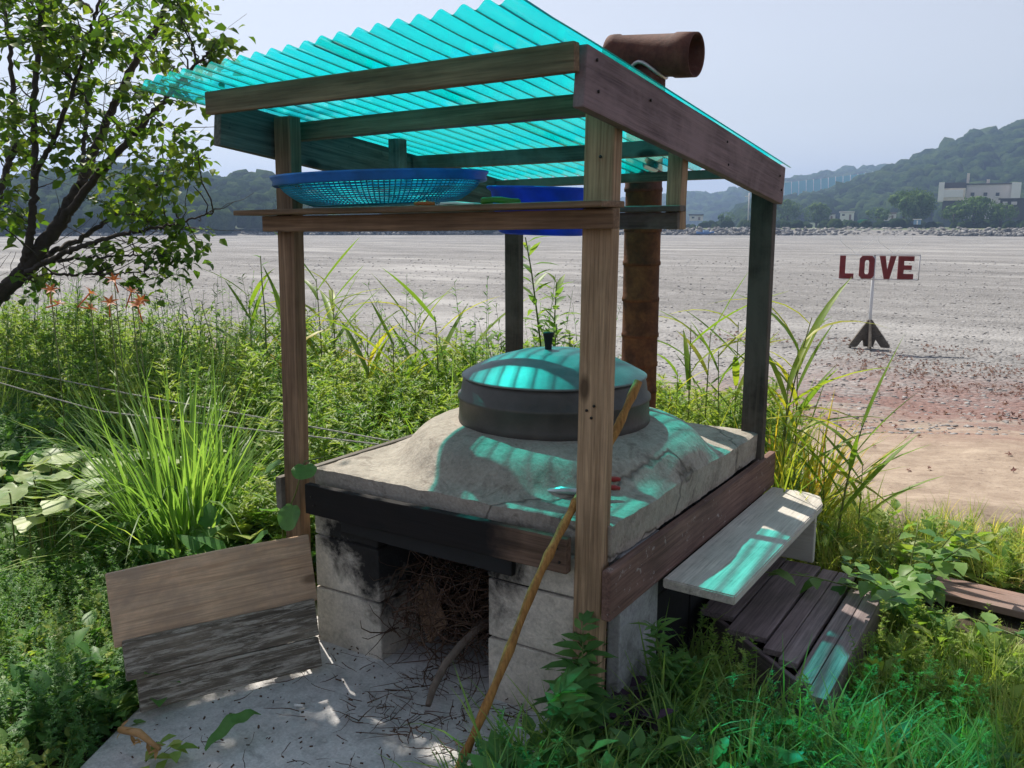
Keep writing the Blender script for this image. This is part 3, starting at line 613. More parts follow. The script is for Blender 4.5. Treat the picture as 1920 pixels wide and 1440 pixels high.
for k, (a, c_) in enumerate((((-.215, .205, .668), (-.112, .285, .676)), ((-.235, .25, .672), (-.135, .335, .69)), ((-.21, .165, .663), (-.118, .215, .664)))):
    mb = MB(); mb.tube(np.linspace(a, c_, 8)+np.array([0, 0, 1])*np.sin(np.linspace(0, 3, 8))[:, None]*.012, [.007, .008, .009, .009, .009, .0095, .010, .006], 8); obj('handle', mb.mesh('handle', True), M['red_handle'], TL, Matrix())
mb = MB(); mb.tube([(-.22, .21, .668), (-.27, .19, .67), (-.33, .17, .664)], [.012, .014, .003], 8); obj('blade', mb.mesh('blade'), M['white_handle'], TL, Matrix())
mb = MB(); mb.tube([tuple(at(803, 1322, z=.012)), tuple(at(812, 1290, y=-.11)), tuple(at(835, 1245, y=-.05)), tuple(at(862, 1212, y=.02)), tuple(at(892, 1182, y=.10)), (-.52, .3, .19)], [.010, .013, .014, .014, .013, .011], 8)
tag(obj('fire_branch', mb.mesh('branch', True), M['branch']), 'thick crooked grey branch sticking out of the fire mouth', 'branch')
M_, L_ = frame((-.86, .17, .16), (-.70, .13, .05), (.5, .3, 1)); tag(obj('scrap_board', bev_box('scrap', (.19, .014, .12), .003, 1), M['roof_timber'], M=Matrix.Translation((-.775, .15, .155)) @ Matrix.Rotation(R_(40), 4, 'Y') @ Matrix.Rotation(R_(-25), 4, 'Z')), 'broken brown board end among the twigs in the fire mouth', 'board')
def twigs(n, lo, hi, ln, r0, seed, flat=False):
    g = np.random.default_rng(seed); mb = MB()
    for i in range(n):
        p = lo+(hi-lo)*g.random(3); a = g.uniform(0, 2*np.pi); e = g.normal(0, .06) if flat else g.normal(.15, .5); L = ln*g.uniform(.4, 1.3)
        d = np.array([math.cos(a)*math.cos(e), math.sin(a)*math.cos(e), math.sin(e)]); q = [p]
        for k in range(4): d = norm(d+g.normal(0, .22, 3)*np.array([1, 1, .25 if flat else 1])); q.append(q[-1]+d*L/4)
        q = np.array(q)
        if flat: q[:, 2] = np.clip(q[:, 2], .0, .02)
        else: q = np.clip(q, np.array([-.885, -.10, .0]), np.array([-.445, 1.2, .44]))
        mb.tube(q, r0*g.uniform(.5, 1.4)*np.array([1, .9, .8, .65, .4]), 4, cap=False)
    return mb
mb = twigs(520, np.array([-.87, .03, .0]), np.array([-.46, .45, .33]), .26, .0024, 3)
tag(obj('brushwood', mb.mesh('brushwood'), M['twig']), 'tangle of thin dry brown twigs stuffed into the fire mouth', 'brushwood', kind='stuff')
mb = twigs(100, np.array([-1.1, -.85, .0]), np.array([-.25, .0, .006]), .10, .0016, 4, True); V1 = twigs(110, np.array([-.75, -.35, .0]), np.array([-.33, .02, .012]), .09, .0018, 5, True)
a_, t_, q_, r_ = V1.arr(); mb.add(a_, t_, q_, r_)
g = np.random.default_rng(6)
for i in range(240):
    c_ = np.array([g.uniform(-1.2, -.25), g.uniform(-.9, .02), .004]); mb.tube([c_, c_+g.normal(0, .006, 3)*np.array([1, 1, .2])], g.uniform(.0012, .0035), 4)
tag(obj('twig_litter', mb.mesh('litter'), M['twig']), 'dry twigs and crumbs scattered over the concrete pad', 'litter', kind='stuff')
# wilted leaf, dry stalk, butt
mb = MB(); k = 14; tt = np.linspace(0, 1, k); a = at(385, 1408, z=.006); c_ = at(490, 1338, z=.05)
ctr = a[None]+(c_-a)[None]*tt[:, None]; ctr[:, 2] += .022*np.sin(tt*3.1)+.006*np.sin(tt*17); sd = norm(np.cross(c_-a, [0, 0, 1.])); wv = .026*np.sin(np.pi*np.clip(tt*.94+.05, 0, 1))**.8
V = np.concatenate([ctr-sd*wv[:, None]+np.array([0, 0, 1])*(wv*.8)[:, None], ctr, ctr+sd*wv[:, None]+np.array([0, 0, 1])*(wv*.45)[:, None]])
Q = [(i, i+1, k+i+1, k+i) for i in range(k-1)]+[(k+i, k+i+1, 2*k+i+1, 2*k+i) for i in range(k-1)]; mb.add(V, None, Q, -.1)
tag(obj('wilted_leaf', mb.mesh('leaf', True), M['weed_dark']), 'curled dark green wilted leaf lying on the concrete pad', 'leaf')
mb = MB(); a = at(225, 1368, z=.06); c_ = at(300, 1405, z=.04); mb.tube([a, (a+c_)/2+np.array([0, 0, .02]), c_], [.010, .012, .006], 6, var=.1)
leaves(mb, np.linspace(a, c_, 16), RNG.normal(0, 1, (16, 3)), np.array([0, 0, 1.]), .035, .012, var=RNG.uniform(-.3, .3, 16)); tag(obj('dry_stalk', mb.mesh('stalk'), M['dry']), 'dry orange brown flower stalk beside the wilted leaf', 'stalk')
mb = MB(); p = at(300, 1425, z=.0); g = np.random.default_rng(31)
leaves(mb, p+g.normal(0, .035, (12, 3))*np.array([1, 1, .3])+np.array([.03, 0, .03]), g.normal(0, 1, (12, 3))*np.array([1, 1, .4]), np.array([0, 0, 1.]), .06, .035, var=g.uniform(0, .5, 12)); tag(obj('cut_sprig', mb.mesh('sprig'), M['weed']), 'limp yellow green sprig at the pad edge by the dry stalk', 'sprig')
mb = MB(); p = at(552, 1322, z=.002); mb.tube([p, p+np.array([.028, .012, .001])], .0042, 8); tag(obj('cigarette_butt', mb.mesh('butt'), M['paper']), 'small white cigarette butt on the concrete pad', 'butt')

# ------------------------------------------------------------------ baskets and oddments on the shelf
BK = thing('round_basket', 'large round blue mesh basket on the shelf over the fire mouth', 'basket', (-.905, .10, 1.565))
MBK = Matrix.Translation((-.905, .10, 1.565)) @ Matrix.Rotation(R_(-1.2), 4, 'Y') @ Matrix.Rotation(R_(1.5), 4, 'X')
V, Q = lathe([(.322, .068), (.335, .085), (.349, .098), (.354, .098), (.352, .091), (.345, .083), (.348, .070), (.343, .066), (.336, .074), (.328, .068), (.322, .068)], 96)
obj('rim', mesh('rim', V, Q, True), M['blue'], BK, MBK)
pf = np.array([(.225, .004), (.262, .016), (.29, .034), (.31, .05), (.328, .072)])
mb = MB()
for a in np.arange(120)*2*np.pi/120: mb.tube(np.stack([pf[:, 0]*math.cos(a), pf[:, 0]*math.sin(a), pf[:, 1]], -1), .0021, 4, cap=False)
for s in np.linspace(0, 4, 12):
    r = np.interp(s, range(5), pf[:, 0]); z = np.interp(s, range(5), pf[:, 1]); an = np.linspace(0, 2*np.pi, 73); mb.tube(np.stack([r*np.cos(an), r*np.sin(an), 0*an+z], -1), .0021, 4, cap=False)
tag(obj('mesh_wall', mb.mesh('mesh_wall'), M['blue_teal'], BK, MBK), kind='stuff')
mb = MB()
for r in np.linspace(.02, .225, 18): an = np.linspace(0, 2*np.pi, 61); mb.tube(np.stack([r*np.cos(an), r*np.sin(an), 0*an+.003], -1), .0026, 4, cap=False)
for a in np.arange(60)*2*np.pi/60: mb.tube(np.array([(.02*math.cos(a), .02*math.sin(a), .003), (.225*math.cos(a), .225*math.sin(a), .003)]), .0024, 4, cap=False)
tag(obj('mesh_base', mb.mesh('mesh_base'), M['blue_teal'], BK, MBK), kind='stuff')
V, Q = lathe([(.001, 0), (.125, 0), (.135, .006), (.163, .128), (.174, .134), (.177, .14), (.173, .143), (.160, .136), (.132, .012), (.001, .008)], 64)
tag(obj('blue_basin', mesh('basin', V, Q, True), M['blue_deep'], M=Matrix.Translation((-.375, .235, 1.472)) @ Matrix.Rotation(R_(2), 4, 'Y')), 'plain deep blue plastic basin wedged between the shelf rails behind the near post', 'basin')
tag(obj('scrub_pad', bev_box('pad', (.11, .06, .016), .005, 2, 3, .003), M['weed_dark'], M=Matrix.Translation((-.345, -.045, 1.568)) @ Matrix.Rotation(.5, 4, 'Z')), 'dark green scrubbing pad on the shelf plank before the deep blue basin', 'pad')
tag(obj('paper_packet', bev_box('packet', (.11, .05, .008), .003, 2, 3, .002), M['paper'], M=Matrix.Translation((-.49, -.04, 1.562)) @ Matrix.Rotation(.2, 4, 'Z')), 'flat white paper packet on the shelf plank left of the green scrubbing pad', 'packet')
mb = MB(); mb.tube([(-.64, -.06, 1.563), (-.60, -.065, 1.564), (-.575, -.05, 1.562)], [.006, .008, .006], 8); tag(obj('orange_peg', mb.mesh('peg', True), plain('orange_plastic', (.55, .13, .03), .5)), 'small orange plastic peg on the shelf beside the round basket', 'peg')
tag(obj('dark_cloth', bev_box('cloth', (.20, .12, .04), .014, 3, 6, .008), plain('dark_teal_cloth', (.02, .05, .055), .9), M=Matrix.Translation((-.42, 1.33, roof_z(1.33)+.06)) @ Matrix.Rotation(-.11, 4, 'X') @ Matrix.Rotation(.3, 4, 'Z')), 'dark crumpled rag lying on the roof sheet beside the chimney', 'rag')

# ------------------------------------------------------------------ ropes
def rope(name, pts, lab, sag):
    pts = np.array(pts); t = np.linspace(0, len(pts)-1, 70); q = np.stack([np.interp(t, range(len(pts)), pts[:, k]) for k in range(3)], -1)
    q[:, 2] -= sag*np.sin(np.pi*t/(len(pts)-1)); mb = MB(); s = np.linspace(0, 1, 400); Q_ = np.stack([np.interp(s*69, range(70), q[:, k]) for k in range(3)], -1)
    for ph in (0, 2.09, 4.19):
        a = s*260+ph; mb.tube(Q_+(.0019)*np.stack([.5*np.cos(a), .5*np.cos(a), np.sin(a)], -1), .0019, 5, cap=False)
    return tag(obj(name, mb.mesh('rope', True), M['rope']), lab, 'rope', 'ropes tied to the shelter side')
rope('rope', [at(-260, 640, d=5.6), at(0, 712, d=4.9), at(190, 765, d=4.6), (-1.345, .55, .60)], 'lower white twisted rope running left from the shelter side', .02)
rope('rope', [at(-260, 630, d=6.0), at(50, 699, d=5.1), at(240, 738, d=4.9), (-1.345, .62, .60)], 'upper white twisted rope running left from the shelter side', .0)

# ------------------------------------------------------------------ LOVE sign
sb = at(1630, 650, z=-.97); SY = sb[1]; rz = math.atan2(_R[1], _R[0])*.55
SG = thing('love_sign', 'white pole sign with dark red letters LOVE standing on the mud', 'sign', tuple(sb), rotz=rz)
SM = WM[SG.name] @ Matrix.Translation((-.02, 0, 0)) @ Matrix.Diagonal((.95, 1, 1, 1))
def extrude(poly, holes, th):
    bm = bmesh.new(); 
    def loop(p): 
        vs_ = [bm.verts.new((x, 0, z)) for x, z in p]; return [bm.edges.new((vs_[i], vs_[(i+1) % len(vs_)])) for i in range(len(vs_))]
    e = loop(poly); [e.extend(loop(h)) for h in holes]
    bmesh.ops.triangle_fill(bm, use_beauty=True, use_dissolve=False, edges=e); r = bmesh.ops.extrude_face_region(bm, geom=bm.faces[:])
    [setattr(v, 'co', v.co+Vector((0, th, 0))) for v in r['geom'] if isinstance(v, bmesh.types.BMVert)]
    bmesh.ops.recalc_face_normals(bm, faces=bm.faces[:]); me = bpy.data.meshes.new('letter'); bm.to_mesh(me); bm.free(); return me
LW, LH = .30, .46
gl_ = {'L': ([(0,0),(.29,0),(.29,.10),(.115,.10),(.115,LH),(0,LH)], []),
 'O': ([(.05,0),(.25,0),(.30,.06),(.30,.40),(.25,LH),(.05,LH),(0,.40),(0,.06)], [[(.12,.09),(.18,.09),(.195,.13),(.195,.33),(.18,.37),(.12,.37),(.105,.33),(.105,.13)]]),
 'V': ([(.11,0),(.22,0),(.33,LH),(.215,LH),(.165,.17),(.115,LH),(0,LH)], []),
 'E': ([(0,0),(.31,0),(.31,.105),(.115,.105),(.115,.185),(.27,.185),(.27,.275),(.115,.275),(.115,.36),(.31,.36),(.31,LH),(0,LH)], [])}
ZB = 1.40
for ch, x in (('L', -.70), ('O', -.30), ('V', .095), ('E', .47)):
    o = obj('letter', extrude(*gl_[ch], .06), M['red_metal'], SG, SM @ Matrix.Translation((x, -.06, ZB))); o['label'] = 'dark red letter '+ch
mb = MB(); mb.tube([(0, .03, .02), (0, .03, ZB+LH+.02)], .032, 12); obj('pole', mb.mesh('pole', True), M['steel_white'], SG, SM)
for z in (ZB-.012, ZB+LH+.02):
    mb = MB(); mb.box((0.045, .0, z), (1.72, .03, .022)); obj('rail', mb.mesh('rail'), M['steel_white'], SG, SM)
mb = MB(); mb.box((.895, .0, ZB+.23), (.022, .03, LH+.03)); obj('rail', mb.mesh('rail'), M['steel_white'], SG, SM)
for cx_, s in ((-.38, 1.), (.38, 1.)):
    t = np.linspace(0, 2*np.pi, 50); hx = 16*np.sin(t)**3/16*.34; hz = (13*np.cos(t)-5*np.cos(2*t)-2*np.cos(3*t)-np.cos(4*t))/17*.27
    mb = MB(); mb.tube(np.stack([cx_+hx, 0*t, ZB+LH+.29+hz], -1), .0035, 5, cap=False); obj('heart_wire', mb.mesh('heart_wire'), M['steel_white'], SG, SM)
for a in (R_(200), R_(268), R_(338)):
    d = np.array([math.cos(a), math.sin(a)]); s_ = np.array([-d[1], d[0]])*.022
    V = []
    for sgn in (-1, 1):
        for r, z in ((.028, .0), (.028, .56), (.055, .54), (.44, .05), (.44, 0), (.27, 0), (.14, .16), (.10, .0)): V.append((d[0]*r+s_[0]*sgn, d[1]*r+s_[1]*sgn+.03, z))
    f = [(0,1,2,7),(2,3,5,6),(3,4,5),(2,6,7)]; F_ = [tuple(i for i in q) for q in f]+[tuple(i+8 for i in reversed(q)) for q in f]
    ol = [0,1,2,3,4,5,6,7]; F_ += [(ol[i], ol[(i+1) % 8]+8-0, ol[(i+1) % 8], ol[i])[:0] or (ol[i]+8, ol[(i+1) % 8]+8, ol[(i+1) % 8], ol[i]) for i in range(8)]
    obj('foot', mesh('foot', V, F_), M['sign_foot'], SG, SM)

# ------------------------------------------------------------------ far shore, hills, buildings
def ico(sub, jit, seed, sq=1.):
    bm = bmesh.new(); bmesh.ops.create_icosphere(bm, subdivisions=sub, radius=1); g = random.Random(seed)
    for v in bm.verts: v.co *= 1+g.uniform(-jit, jit); v.co.z *= sq
    V = np.array([v.co[:] for v in bm.verts]); bm.verts.index_update(); T = np.array([[v.index for v in f.verts] for f in bm.faces]); bm.free()
    mb = MB(); mb.add(V, T, None, np.array([g.uniform(-.12, .12) for _ in V])); return mb
LUMP = [ico(2, .30, s, 1.1) for s in range(6)]; LUMP3 = [ico(3, .2, s, 1.05) for s in range(4)]
def hill(name, lab, pr_, Dr, Db, zb=0., trees=3000, tr=(3., 5.5), seed=0):
    px = np.array([p[0] for p in pr_], float); py = np.array([p[1] for p in pr_], float)
    u = np.linspace(px[0], px[-1], 160); vv = np.linspace(0, 1.35, 34); top = np.interp(u, px, py)
    G = np.zeros((len(vv), len(u), 3))
    for j, (a, c_) in enumerate(zip(u, top)):
        r = at(a, c_, h=Dr); bdir = at(a, 420, h=1.)-CAM
        for i, v in enumerate(vv):
            D = Db+(Dr-Db)*v; e = CAM+bdir*D
            k = math.sin(min(v, 1)*math.pi/2)**1.1 if v <= 1 else 1-(v-1)*1.2
            G[i, j] = (e[0], e[1], zb+(r[2]-zb-tr[1]*.8)*k)
    G[..., 2] += fbm(G[..., 0]/60., G[..., 1]/60., seed)*16*np.clip(vv, 0, 1)[:, None]*(np.clip(1-vv, 0, 1)[:, None]+.12)
    nj = len(u); I = (np.arange(len(vv)-1)[:, None]*nj+np.arange(nj-1)).ravel(); Q = np.stack([I, I+1, I+nj+1, I+nj], -1)
    tag(obj('hill', mesh('hill', G.reshape(-1, 3), Q, True), M['forest_floor']), lab, kind='structure')
    g = np.random.default_rng(seed); ii = g.random(trees)**.8*(vv.searchsorted(1.02)); jj = g.random(trees)*(nj-1.01); i0 = ii.astype(int); j0 = jj.astype(int)
    P = G[i0, j0]+(G[i0+1, j0]-G[i0, j0])*(ii-i0)[:, None]+(G[i0, j0+1]-G[i0, j0])*(jj-j0)[:, None]
    s = g.uniform(tr[0], tr[1], trees)*np.where(g.random(trees) < .07, 1.35, 1.); P[:, 2] += s*.35
    mb = scatter(LUMP, P, s, g.uniform(0, 6.3, trees), np.full(trees, .15), seed)
    tag(obj('forest', mb.mesh('forest', False), M['forest']), 'mass of trees covering the '+lab, 'forest', kind='stuff')
m, nt, b = newmat('forest_floor'); nt.links.new(ramp(nt, noise(nt, nd(nt, 'NewGeometry').outputs['Position'], .08, 5, .7), [(.3, (.02, .04, .014)), (.7, (.05, .075, .025))]), b.inputs['Base Color']); b.inputs['Roughness'].default_value = 1.; M['forest_floor'] = m
hill('hill', 'low wooded hill beyond the left shore', [(-260, 356), (-120, 340), (0, 350), (90, 342), (195, 324), (250, 324), (330, 336), (395, 353), (410, 352), (451, 342), (517, 346), (600, 360), (760, 372), (900, 392), (1000, 405)], 430, 235, .6, 2700, (1.9, 4.0), 5)
hill('hill', 'long wooded ridge rising behind the pale building', [(1380, 406), (1440, 394), (1490, 382), (1560, 366), (1640, 337), (1700, 311), (1770, 286), (1830, 262), (1850, 268), (1885, 250), (1920, 245), (2010, 225), (2150, 205), (2300, 240)], 720, 400, .6, 2700, (3.0, 5.8), 8)
hill('hill', 'hazy distant ridge under the teal net', [(1180, 392), (1260, 378), (1330, 374), (1400, 360), (1470, 347), (1540, 336), (1640, 325), (1700, 330), (1800, 350)], 1150, 800, .6, 1800, (6, 9), 12)
hill('hill', 'faint far ridge at the centre of the horizon', [(560, 372), (700, 380), (900, 384), (1040, 382), (1180, 377), (1300, 374), (1420, 384), (1560, 394)], 1700, 1350, .6, 900, (9, 12), 15)
# land behind the far shore and its stone embankment
def arc(h, z, n=90, a0=-700, a1=2600, wob=0., seed=0):
    out_ = []
    for i, a in enumerate(np.linspace(a0, a1, n)):
        p = at(a, 420, h=h+wob*math.sin(i*.37+seed)); out_.append((p[0], p[1], z))
    return np.array(out_)
rows = [arc(232, -1.25, wob=3), arc(236, -.75, wob=3), arc(241, .55, wob=2), arc(244, .75), arc(300, .7), arc(700, .8), arc(2300, 1.0)]
V = np.concatenate(rows); k = 90; I = (np.arange(len(rows)-1)[:, None]*k+np.arange(k-1)).ravel(); Q = np.stack([I, I+1, I+k+1, I+k], -1)
m, nt, b = newmat('far_land'); pos = nd(nt, 'NewGeometry').outputs['Position']; sp = nd(nt, 'SeparateXYZ', {0: pos})
gcol = ramp(nt, noise(nt, pos, .12, 5, .7), [(.3, (.05, .085, .025)), (.5, (.09, .13, .04)), (.7, (.17, .15, .08))]); rock = ramp(nt, noise(nt, pos, 1.1, 5, .8), [(.3, (.08, .075, .07)), (.6, (.24, .23, .22))])
nt.links.new(mix(nt, ramp(nt, math_(nt, 'ADD', math_(nt, 'MULTIPLY', sp.outputs[2], .5), .3), [(.45, 0.), (.6, 1.)]), rock, gcol), b.inputs['Base Color']); b.inputs['Roughness'].default_value = .95
tag(obj('far_land', mesh('far_land', V, Q, True), m), 'low green land behind the stone embankment of the far shore', kind='structure')
g = np.random.default_rng(41); N = 2800; aa = g.uniform(-350, 2100, N); tt = g.random(N)
P = np.array([at(a, 420, h=233.5+8*t+g.normal(0, .5)) for a, t in zip(aa, tt)]); P[:, 2] = -.85+1.55*tt
mb = scatter([ico(1, .3, s, .8) for s in range(5)], P, g.uniform(.26, .7, N), g.uniform(0, 6, N), np.full(N, .5), 42)
m, nt, b = newmat('embankment_stone'); a_ = nd(nt, 'Attribute', attribute_name='var').outputs['Fac']; nt.links.new(ramp(nt, math_(nt, 'ADD', a_, .5), [(.2, (.06, .056, .052)), (.5, (.15, .145, .135)), (.85, (.36, .35, .335))]), b.inputs['Base Color']); b.inputs['Roughness'].default_value = .9
tag(obj('embankment_stones', mb.mesh('stones'), m), 'grey rubble stones lining the far shore', 'stones', kind='stuff')
# bushes and trees on the far shore, merged where they read as one mass
M['bush'] = leafmat('shore_foliage', [(.1, (.02, .045, .015)), (.5, (.045, .085, .025)), (.95, (.10, .14, .04))], trans=.2, rough=.9, spec=.05)
def clump(name, lab, cat, px, py, h, rx, rz, n, seed, mat='bush', kind=None, group=None, trunk=True):
    g = np.random.default_rng(seed); c_ = at(px, py, h=h); g0 = .7; base = (c_[0], c_[1], g0); cc = np.array([0, 0, c_[2]-g0])
    T_ = thing(name, lab, cat, base, group); v = norm(g.normal(0, 1, (n, 3)))*(g.random((n, 1))**.45)*np.array([rx, rx, rz])
    mb = scatter(LUMP, cc+v, g.uniform(.22, .42, n)*min(rx, rz), g.uniform(0, 6, n), np.full(n, .4), seed); L_ = MB()
    # loose leaf tufts break the outline
    q = cc+norm(g.normal(0, 1, (n*60, 3)))*np.array([rx, rx, rz])*g.uniform(.8, 1.12, (n*60, 1)); leaves(mb, q, g.normal(0, 1, (n*60, 3)), g.normal(0, 1, (n*60, 3)), .16*min(rx, rz), .12*min(rx, rz), simple=True, var=g.uniform(-.3, .3, n*60))
    obj('crown', mb.mesh('crown'), M[mat], T_, WM[T_.name])
    if trunk: mb = MB(); mb.tube([(0, 0, -.4), (0, 0, max(cc[2], .5))], .08*rx+.05, 8); obj('trunk', mb.mesh('trunk'), M['bark'], T_, WM[T_.name])
    return T_
clump('round_tree', 'dark ball shaped tree by the pale far building', 'tree', 1720, 384, 262, 4.2, 3.6, 26, 50)
clump('shore_tree', 'olive tree just behind the ball shaped dark tree', 'tree', 1697, 376, 275, 3.6, 2.6, 16, 51)
clump('shore_bush', 'large rounded green bush below the long far wall', 'bush', 1828, 393, 258, 5.4, 2.9, 26, 52)
clump('shore_bush', 'green bush left of the largest bush on the right far shore', 'bush', 1790, 400, 256, 3.4, 1.9, 16, 53)
clump('shore_bush', 'green bush at the right edge of the far shore', 'bush', 1878, 398, 256, 3.6, 2.1, 16, 54)
clump('shore_bush', 'dark bush half hidden right of the dark rear post', 'bush', 1477, 396, 300, 4.2, 3.1, 16, 55)
clump('shore_tree', 'dark round shore tree midway between rear post and sign', 'tree', 1532, 400, 300, 4.0, 2.8, 18, 56)
clump('shore_bush', 'low green bush between the far houses left of the ball tree', 'bush', 1648, 402, 285, 3.2, 1.9, 12, 57)
clump('shore_bush', 'small green bush left of the dark rear post', 'bush', 1362, 407, 280, 2.4, 1.5, 10, 58)
g = np.random.default_rng(60); N = 240; aa = np.concatenate([g.uniform(-300, 950, 130), g.uniform(1250, 2000, 110)]); P = np.array([at(a, 420, h=g.uniform(246, 300)) for a in aa]); P[:, 2] = .9
mb = scatter(LUMP, P, g.uniform(.6, 2.1, N), g.uniform(0, 6, N), np.full(N, .2), 61); tag(obj('shore_scrub', mb.mesh('scrub'), M['forest']), 'low scrub in a line above the far embankment', 'scrub', kind='stuff')
M['b_white'] = plain('pale_wall', (.80, .79, .77), .8, var=.08, scale=.3, bstr=0); M['b_grey'] = plain('grey_wall', (.62, .58, .58), .8, var=.1, scale=.3, bstr=0); M['b_roof'] = plain('dark_roof', (.06, .06, .07), .7, bstr=0); M['b_glass'] = plain('dark_window', (.035, .04, .05), .25, bstr=0)
M['b_tan'] = plain('tan_panel', (.72, .64, .54), .8, var=.15, scale=.8, bstr=0); M['b_blue'] = plain('faded_blue_paint', (.22, .36, .55), .7, bstr=0); M['b_brown'] = plain('brown_roof', (.20, .14, .11), .8, bstr=0); M['b_green'] = plain('green_cover', (.05, .28, .14), .7, bstr=0)
def fbox(name, T_, px0, px1, py0, py1, h, dp, mat, off=0., parent=None):
    """box on the far shore: faces the water, h metres away"""
    a = at(px0, (py0+py1)/2, h=h); c_ = at(px1, (py0+py1)/2, h=h); z1 = at((px0+px1)/2, py0, h=h)[2]; z0 = at((px0+px1)/2, py1, h=h)[2]
    x = Vector((c_[0]-a[0], c_[1]-a[1], 0)); L = x.length; x.normalize(); y = Vector((-x.y, x.x, 0)); m_ = Matrix((x, y, Vector((0, 0, 1)))).transposed().to_4x4(); mid = (Vector(a)+Vector(c_))/2; mid.z = (z0+z1)/2; m_.translation = mid+y*(dp/2+off)
    return obj(name, bev_box(name, (L, dp, z1-z0), .03, 1), mat, parent or T_, m_)
bl = at(1830, 400, h=300); BD = thing('pale_building', 'long pale flat roofed building above the right far shore', 'building', (bl[0], bl[1], .7))
wl = fbox('wall', BD, 1810, 1896, 346, 410, 300, 12, M['b_grey']); fbox('wing', BD, 1764, 1810, 353, 376, 298, 10, M['b_tan']); fbox('wing_base', BD, 1766, 1809, 376.2, 412, 299, 8, M['b_roof']); fbox('corner_tower', BD, 1759.5, 1770, 342, 378, 297.3, 7, M['b_white'])
fbox('parapet', BD, 1770, 1812, 342, 352.6, 299, 10, M['b_roof']); fbox('roof', BD, 1809, 1898, 343.6, 345.9, 299.6, 13, M['b_roof']); fbox('end_block', BD, 1896.4, 1914, 342, 372, 297, 9, M['b_white'])
for a, c_ in ((1820, 1827), (1844, 1851), (1867, 1874)): wn = fbox('window', BD, a, c_, 361, 367.5, 299.7, .6, M['b_glass']); fbox('sill', BD, a-1, c_+1, 367.8, 369, 299.5, .5, M['b_white'], parent=wn)
fbox('chimney', BD, 1813, 1818, 325, 343.4, 303, 1.2, M['b_tan']); fbox('roof_tank', BD, 1850, 1856, 336.5, 343.4, 303, 1.2, M['b_tan']); fbox('rail_panel', BD, 1768, 1806, 356, 370, 297.7, .3, M['b_white'])
bl = at(1895, 395, h=270); DK = thing('dark_shed', 'dark shed with two pale windows at the right edge of the far shore', 'shed', (bl[0], bl[1], .7)); fbox('wall', DK, 1874, 1922, 374, 412, 270, 6, M['b_roof']); fbox('roof', DK, 1872, 1924, 371.5, 373.8, 269.6, 7, M['b_glass']); fbox('window', DK, 1880, 1889, 378, 384, 269.8, .4, M['b_grey']); fbox('window', DK, 1896, 1907, 378, 384, 269.8, .4, M['b_grey'])
bl = at(1720, 415, h=246); BX = thing('blue_kiosk', 'small faded blue and white kiosk under the ball shaped tree', 'kiosk', (bl[0], bl[1], .7)); fbox('wall', BX, 1713, 1727, 412, 421, 246, 1.6, M['b_blue']); fbox('door', BX, 1718.5, 1721, 413.5, 421, 245.9, .15, M['b_white']); fbox('roof', BX, 1711.5, 1728.5, 410.6, 411.9, 245.7, 2.2, M['b_white'])
for lab, a, c_, y0, y1, mt, rf in (('white low house with grey roof left of the ball tree', 1575, 1601, 399, 408, 'b_white', 'b_grey'), ('brown roofed house between the ball tree and the white low house', 1655, 1680, 401, 408, 'b_grey', 'b_brown'), ('dark roofed house beside the rear post on the far shore', 1293, 1318, 404, 410, 'b_grey', 'b_roof'), ('pale shed right of the rear post on the far shore', 1545, 1566, 402, 408, 'b_grey', 'b_roof')):
    bl = at((a+c_)/2, y1, h=330); H_ = thing('far_house', lab, 'house', (bl[0], bl[1], .7), 'houses on the far shore'); fbox('wall', H_, a, c_, y0, 414, 330, 6, M[mt]); rf_ = fbox('roof', H_, a-1.5, c_+1.5, y0-2.6, y0-.2, 329.6, 7, M[rf]); fbox('window', H_, a+4, a+9, y0+2.5, y0+5.5, 329.8, .3, M['b_glass']); fbox('door', H_, c_-9, c_-5, y0+3, 413, 329.8, .3, M['b_brown'])
bl = at(1620, 414, h=250); GT = thing('green_tarpaulin', 'bright green tarpaulin heap on the far shore', 'tarpaulin', (bl[0], bl[1], .7)); fbox('cover', GT, 1608, 1632, 413, 418, 250, 2.5, M['b_green']); fbox('fold', GT, 1612, 1626, 411.6, 412.9, 250.3, 1.8, M['b_green'])
# teal safety net on the far ridge
bl = at(1560, 352, h=760); NT = thing('teal_net', 'tall teal net fence with posts on the distant ridge', 'net', (bl[0], bl[1], bl[2]))
m, nt, b = newmat('teal_netting'); b.inputs['Base Color'].default_value = (.05, .40, .46, 1); tr = nd(nt, 'BsdfTransparent'); mx = nd(nt, 'MixShader', {0: .12, 1: b.outputs[0], 2: tr.outputs[0]}); nt.links.new(mx.outputs[0], nt.nodes['Material Output'].inputs[0])
xs_ = np.linspace(1470, 1636, 13); yt = np.interp(xs_, [1470, 1560, 1636], [343, 333, 323]); yb = np.interp(xs_, [1470, 1540, 1636], [378, 372, 343])
for i in range(12):
    q = [at(xs_[i], yb[i]+12, h=760), at(xs_[i+1], yb[i+1]+12, h=760), at(xs_[i+1], yt[i+1], h=760), at(xs_[i], yt[i], h=760)]; n_ = np.array([_F[0], _F[1], 0])*.1; V = np.concatenate([np.array(q), np.array(q)+n_]); obj('net_panel', mesh('net_panel', V, [(0,1,2,3),(7,6,5,4),(0,4,5,1),(2,6,7,3)]), m, NT, Matrix())
for i in range(13): mb = MB(); mb.tube([at(xs_[i], yb[i]+25, h=759.5), at(xs_[i], yt[i]-1, h=759.5)], .22, 5); obj('post', mb.mesh('post'), M['b_grey'], NT, Matrix())
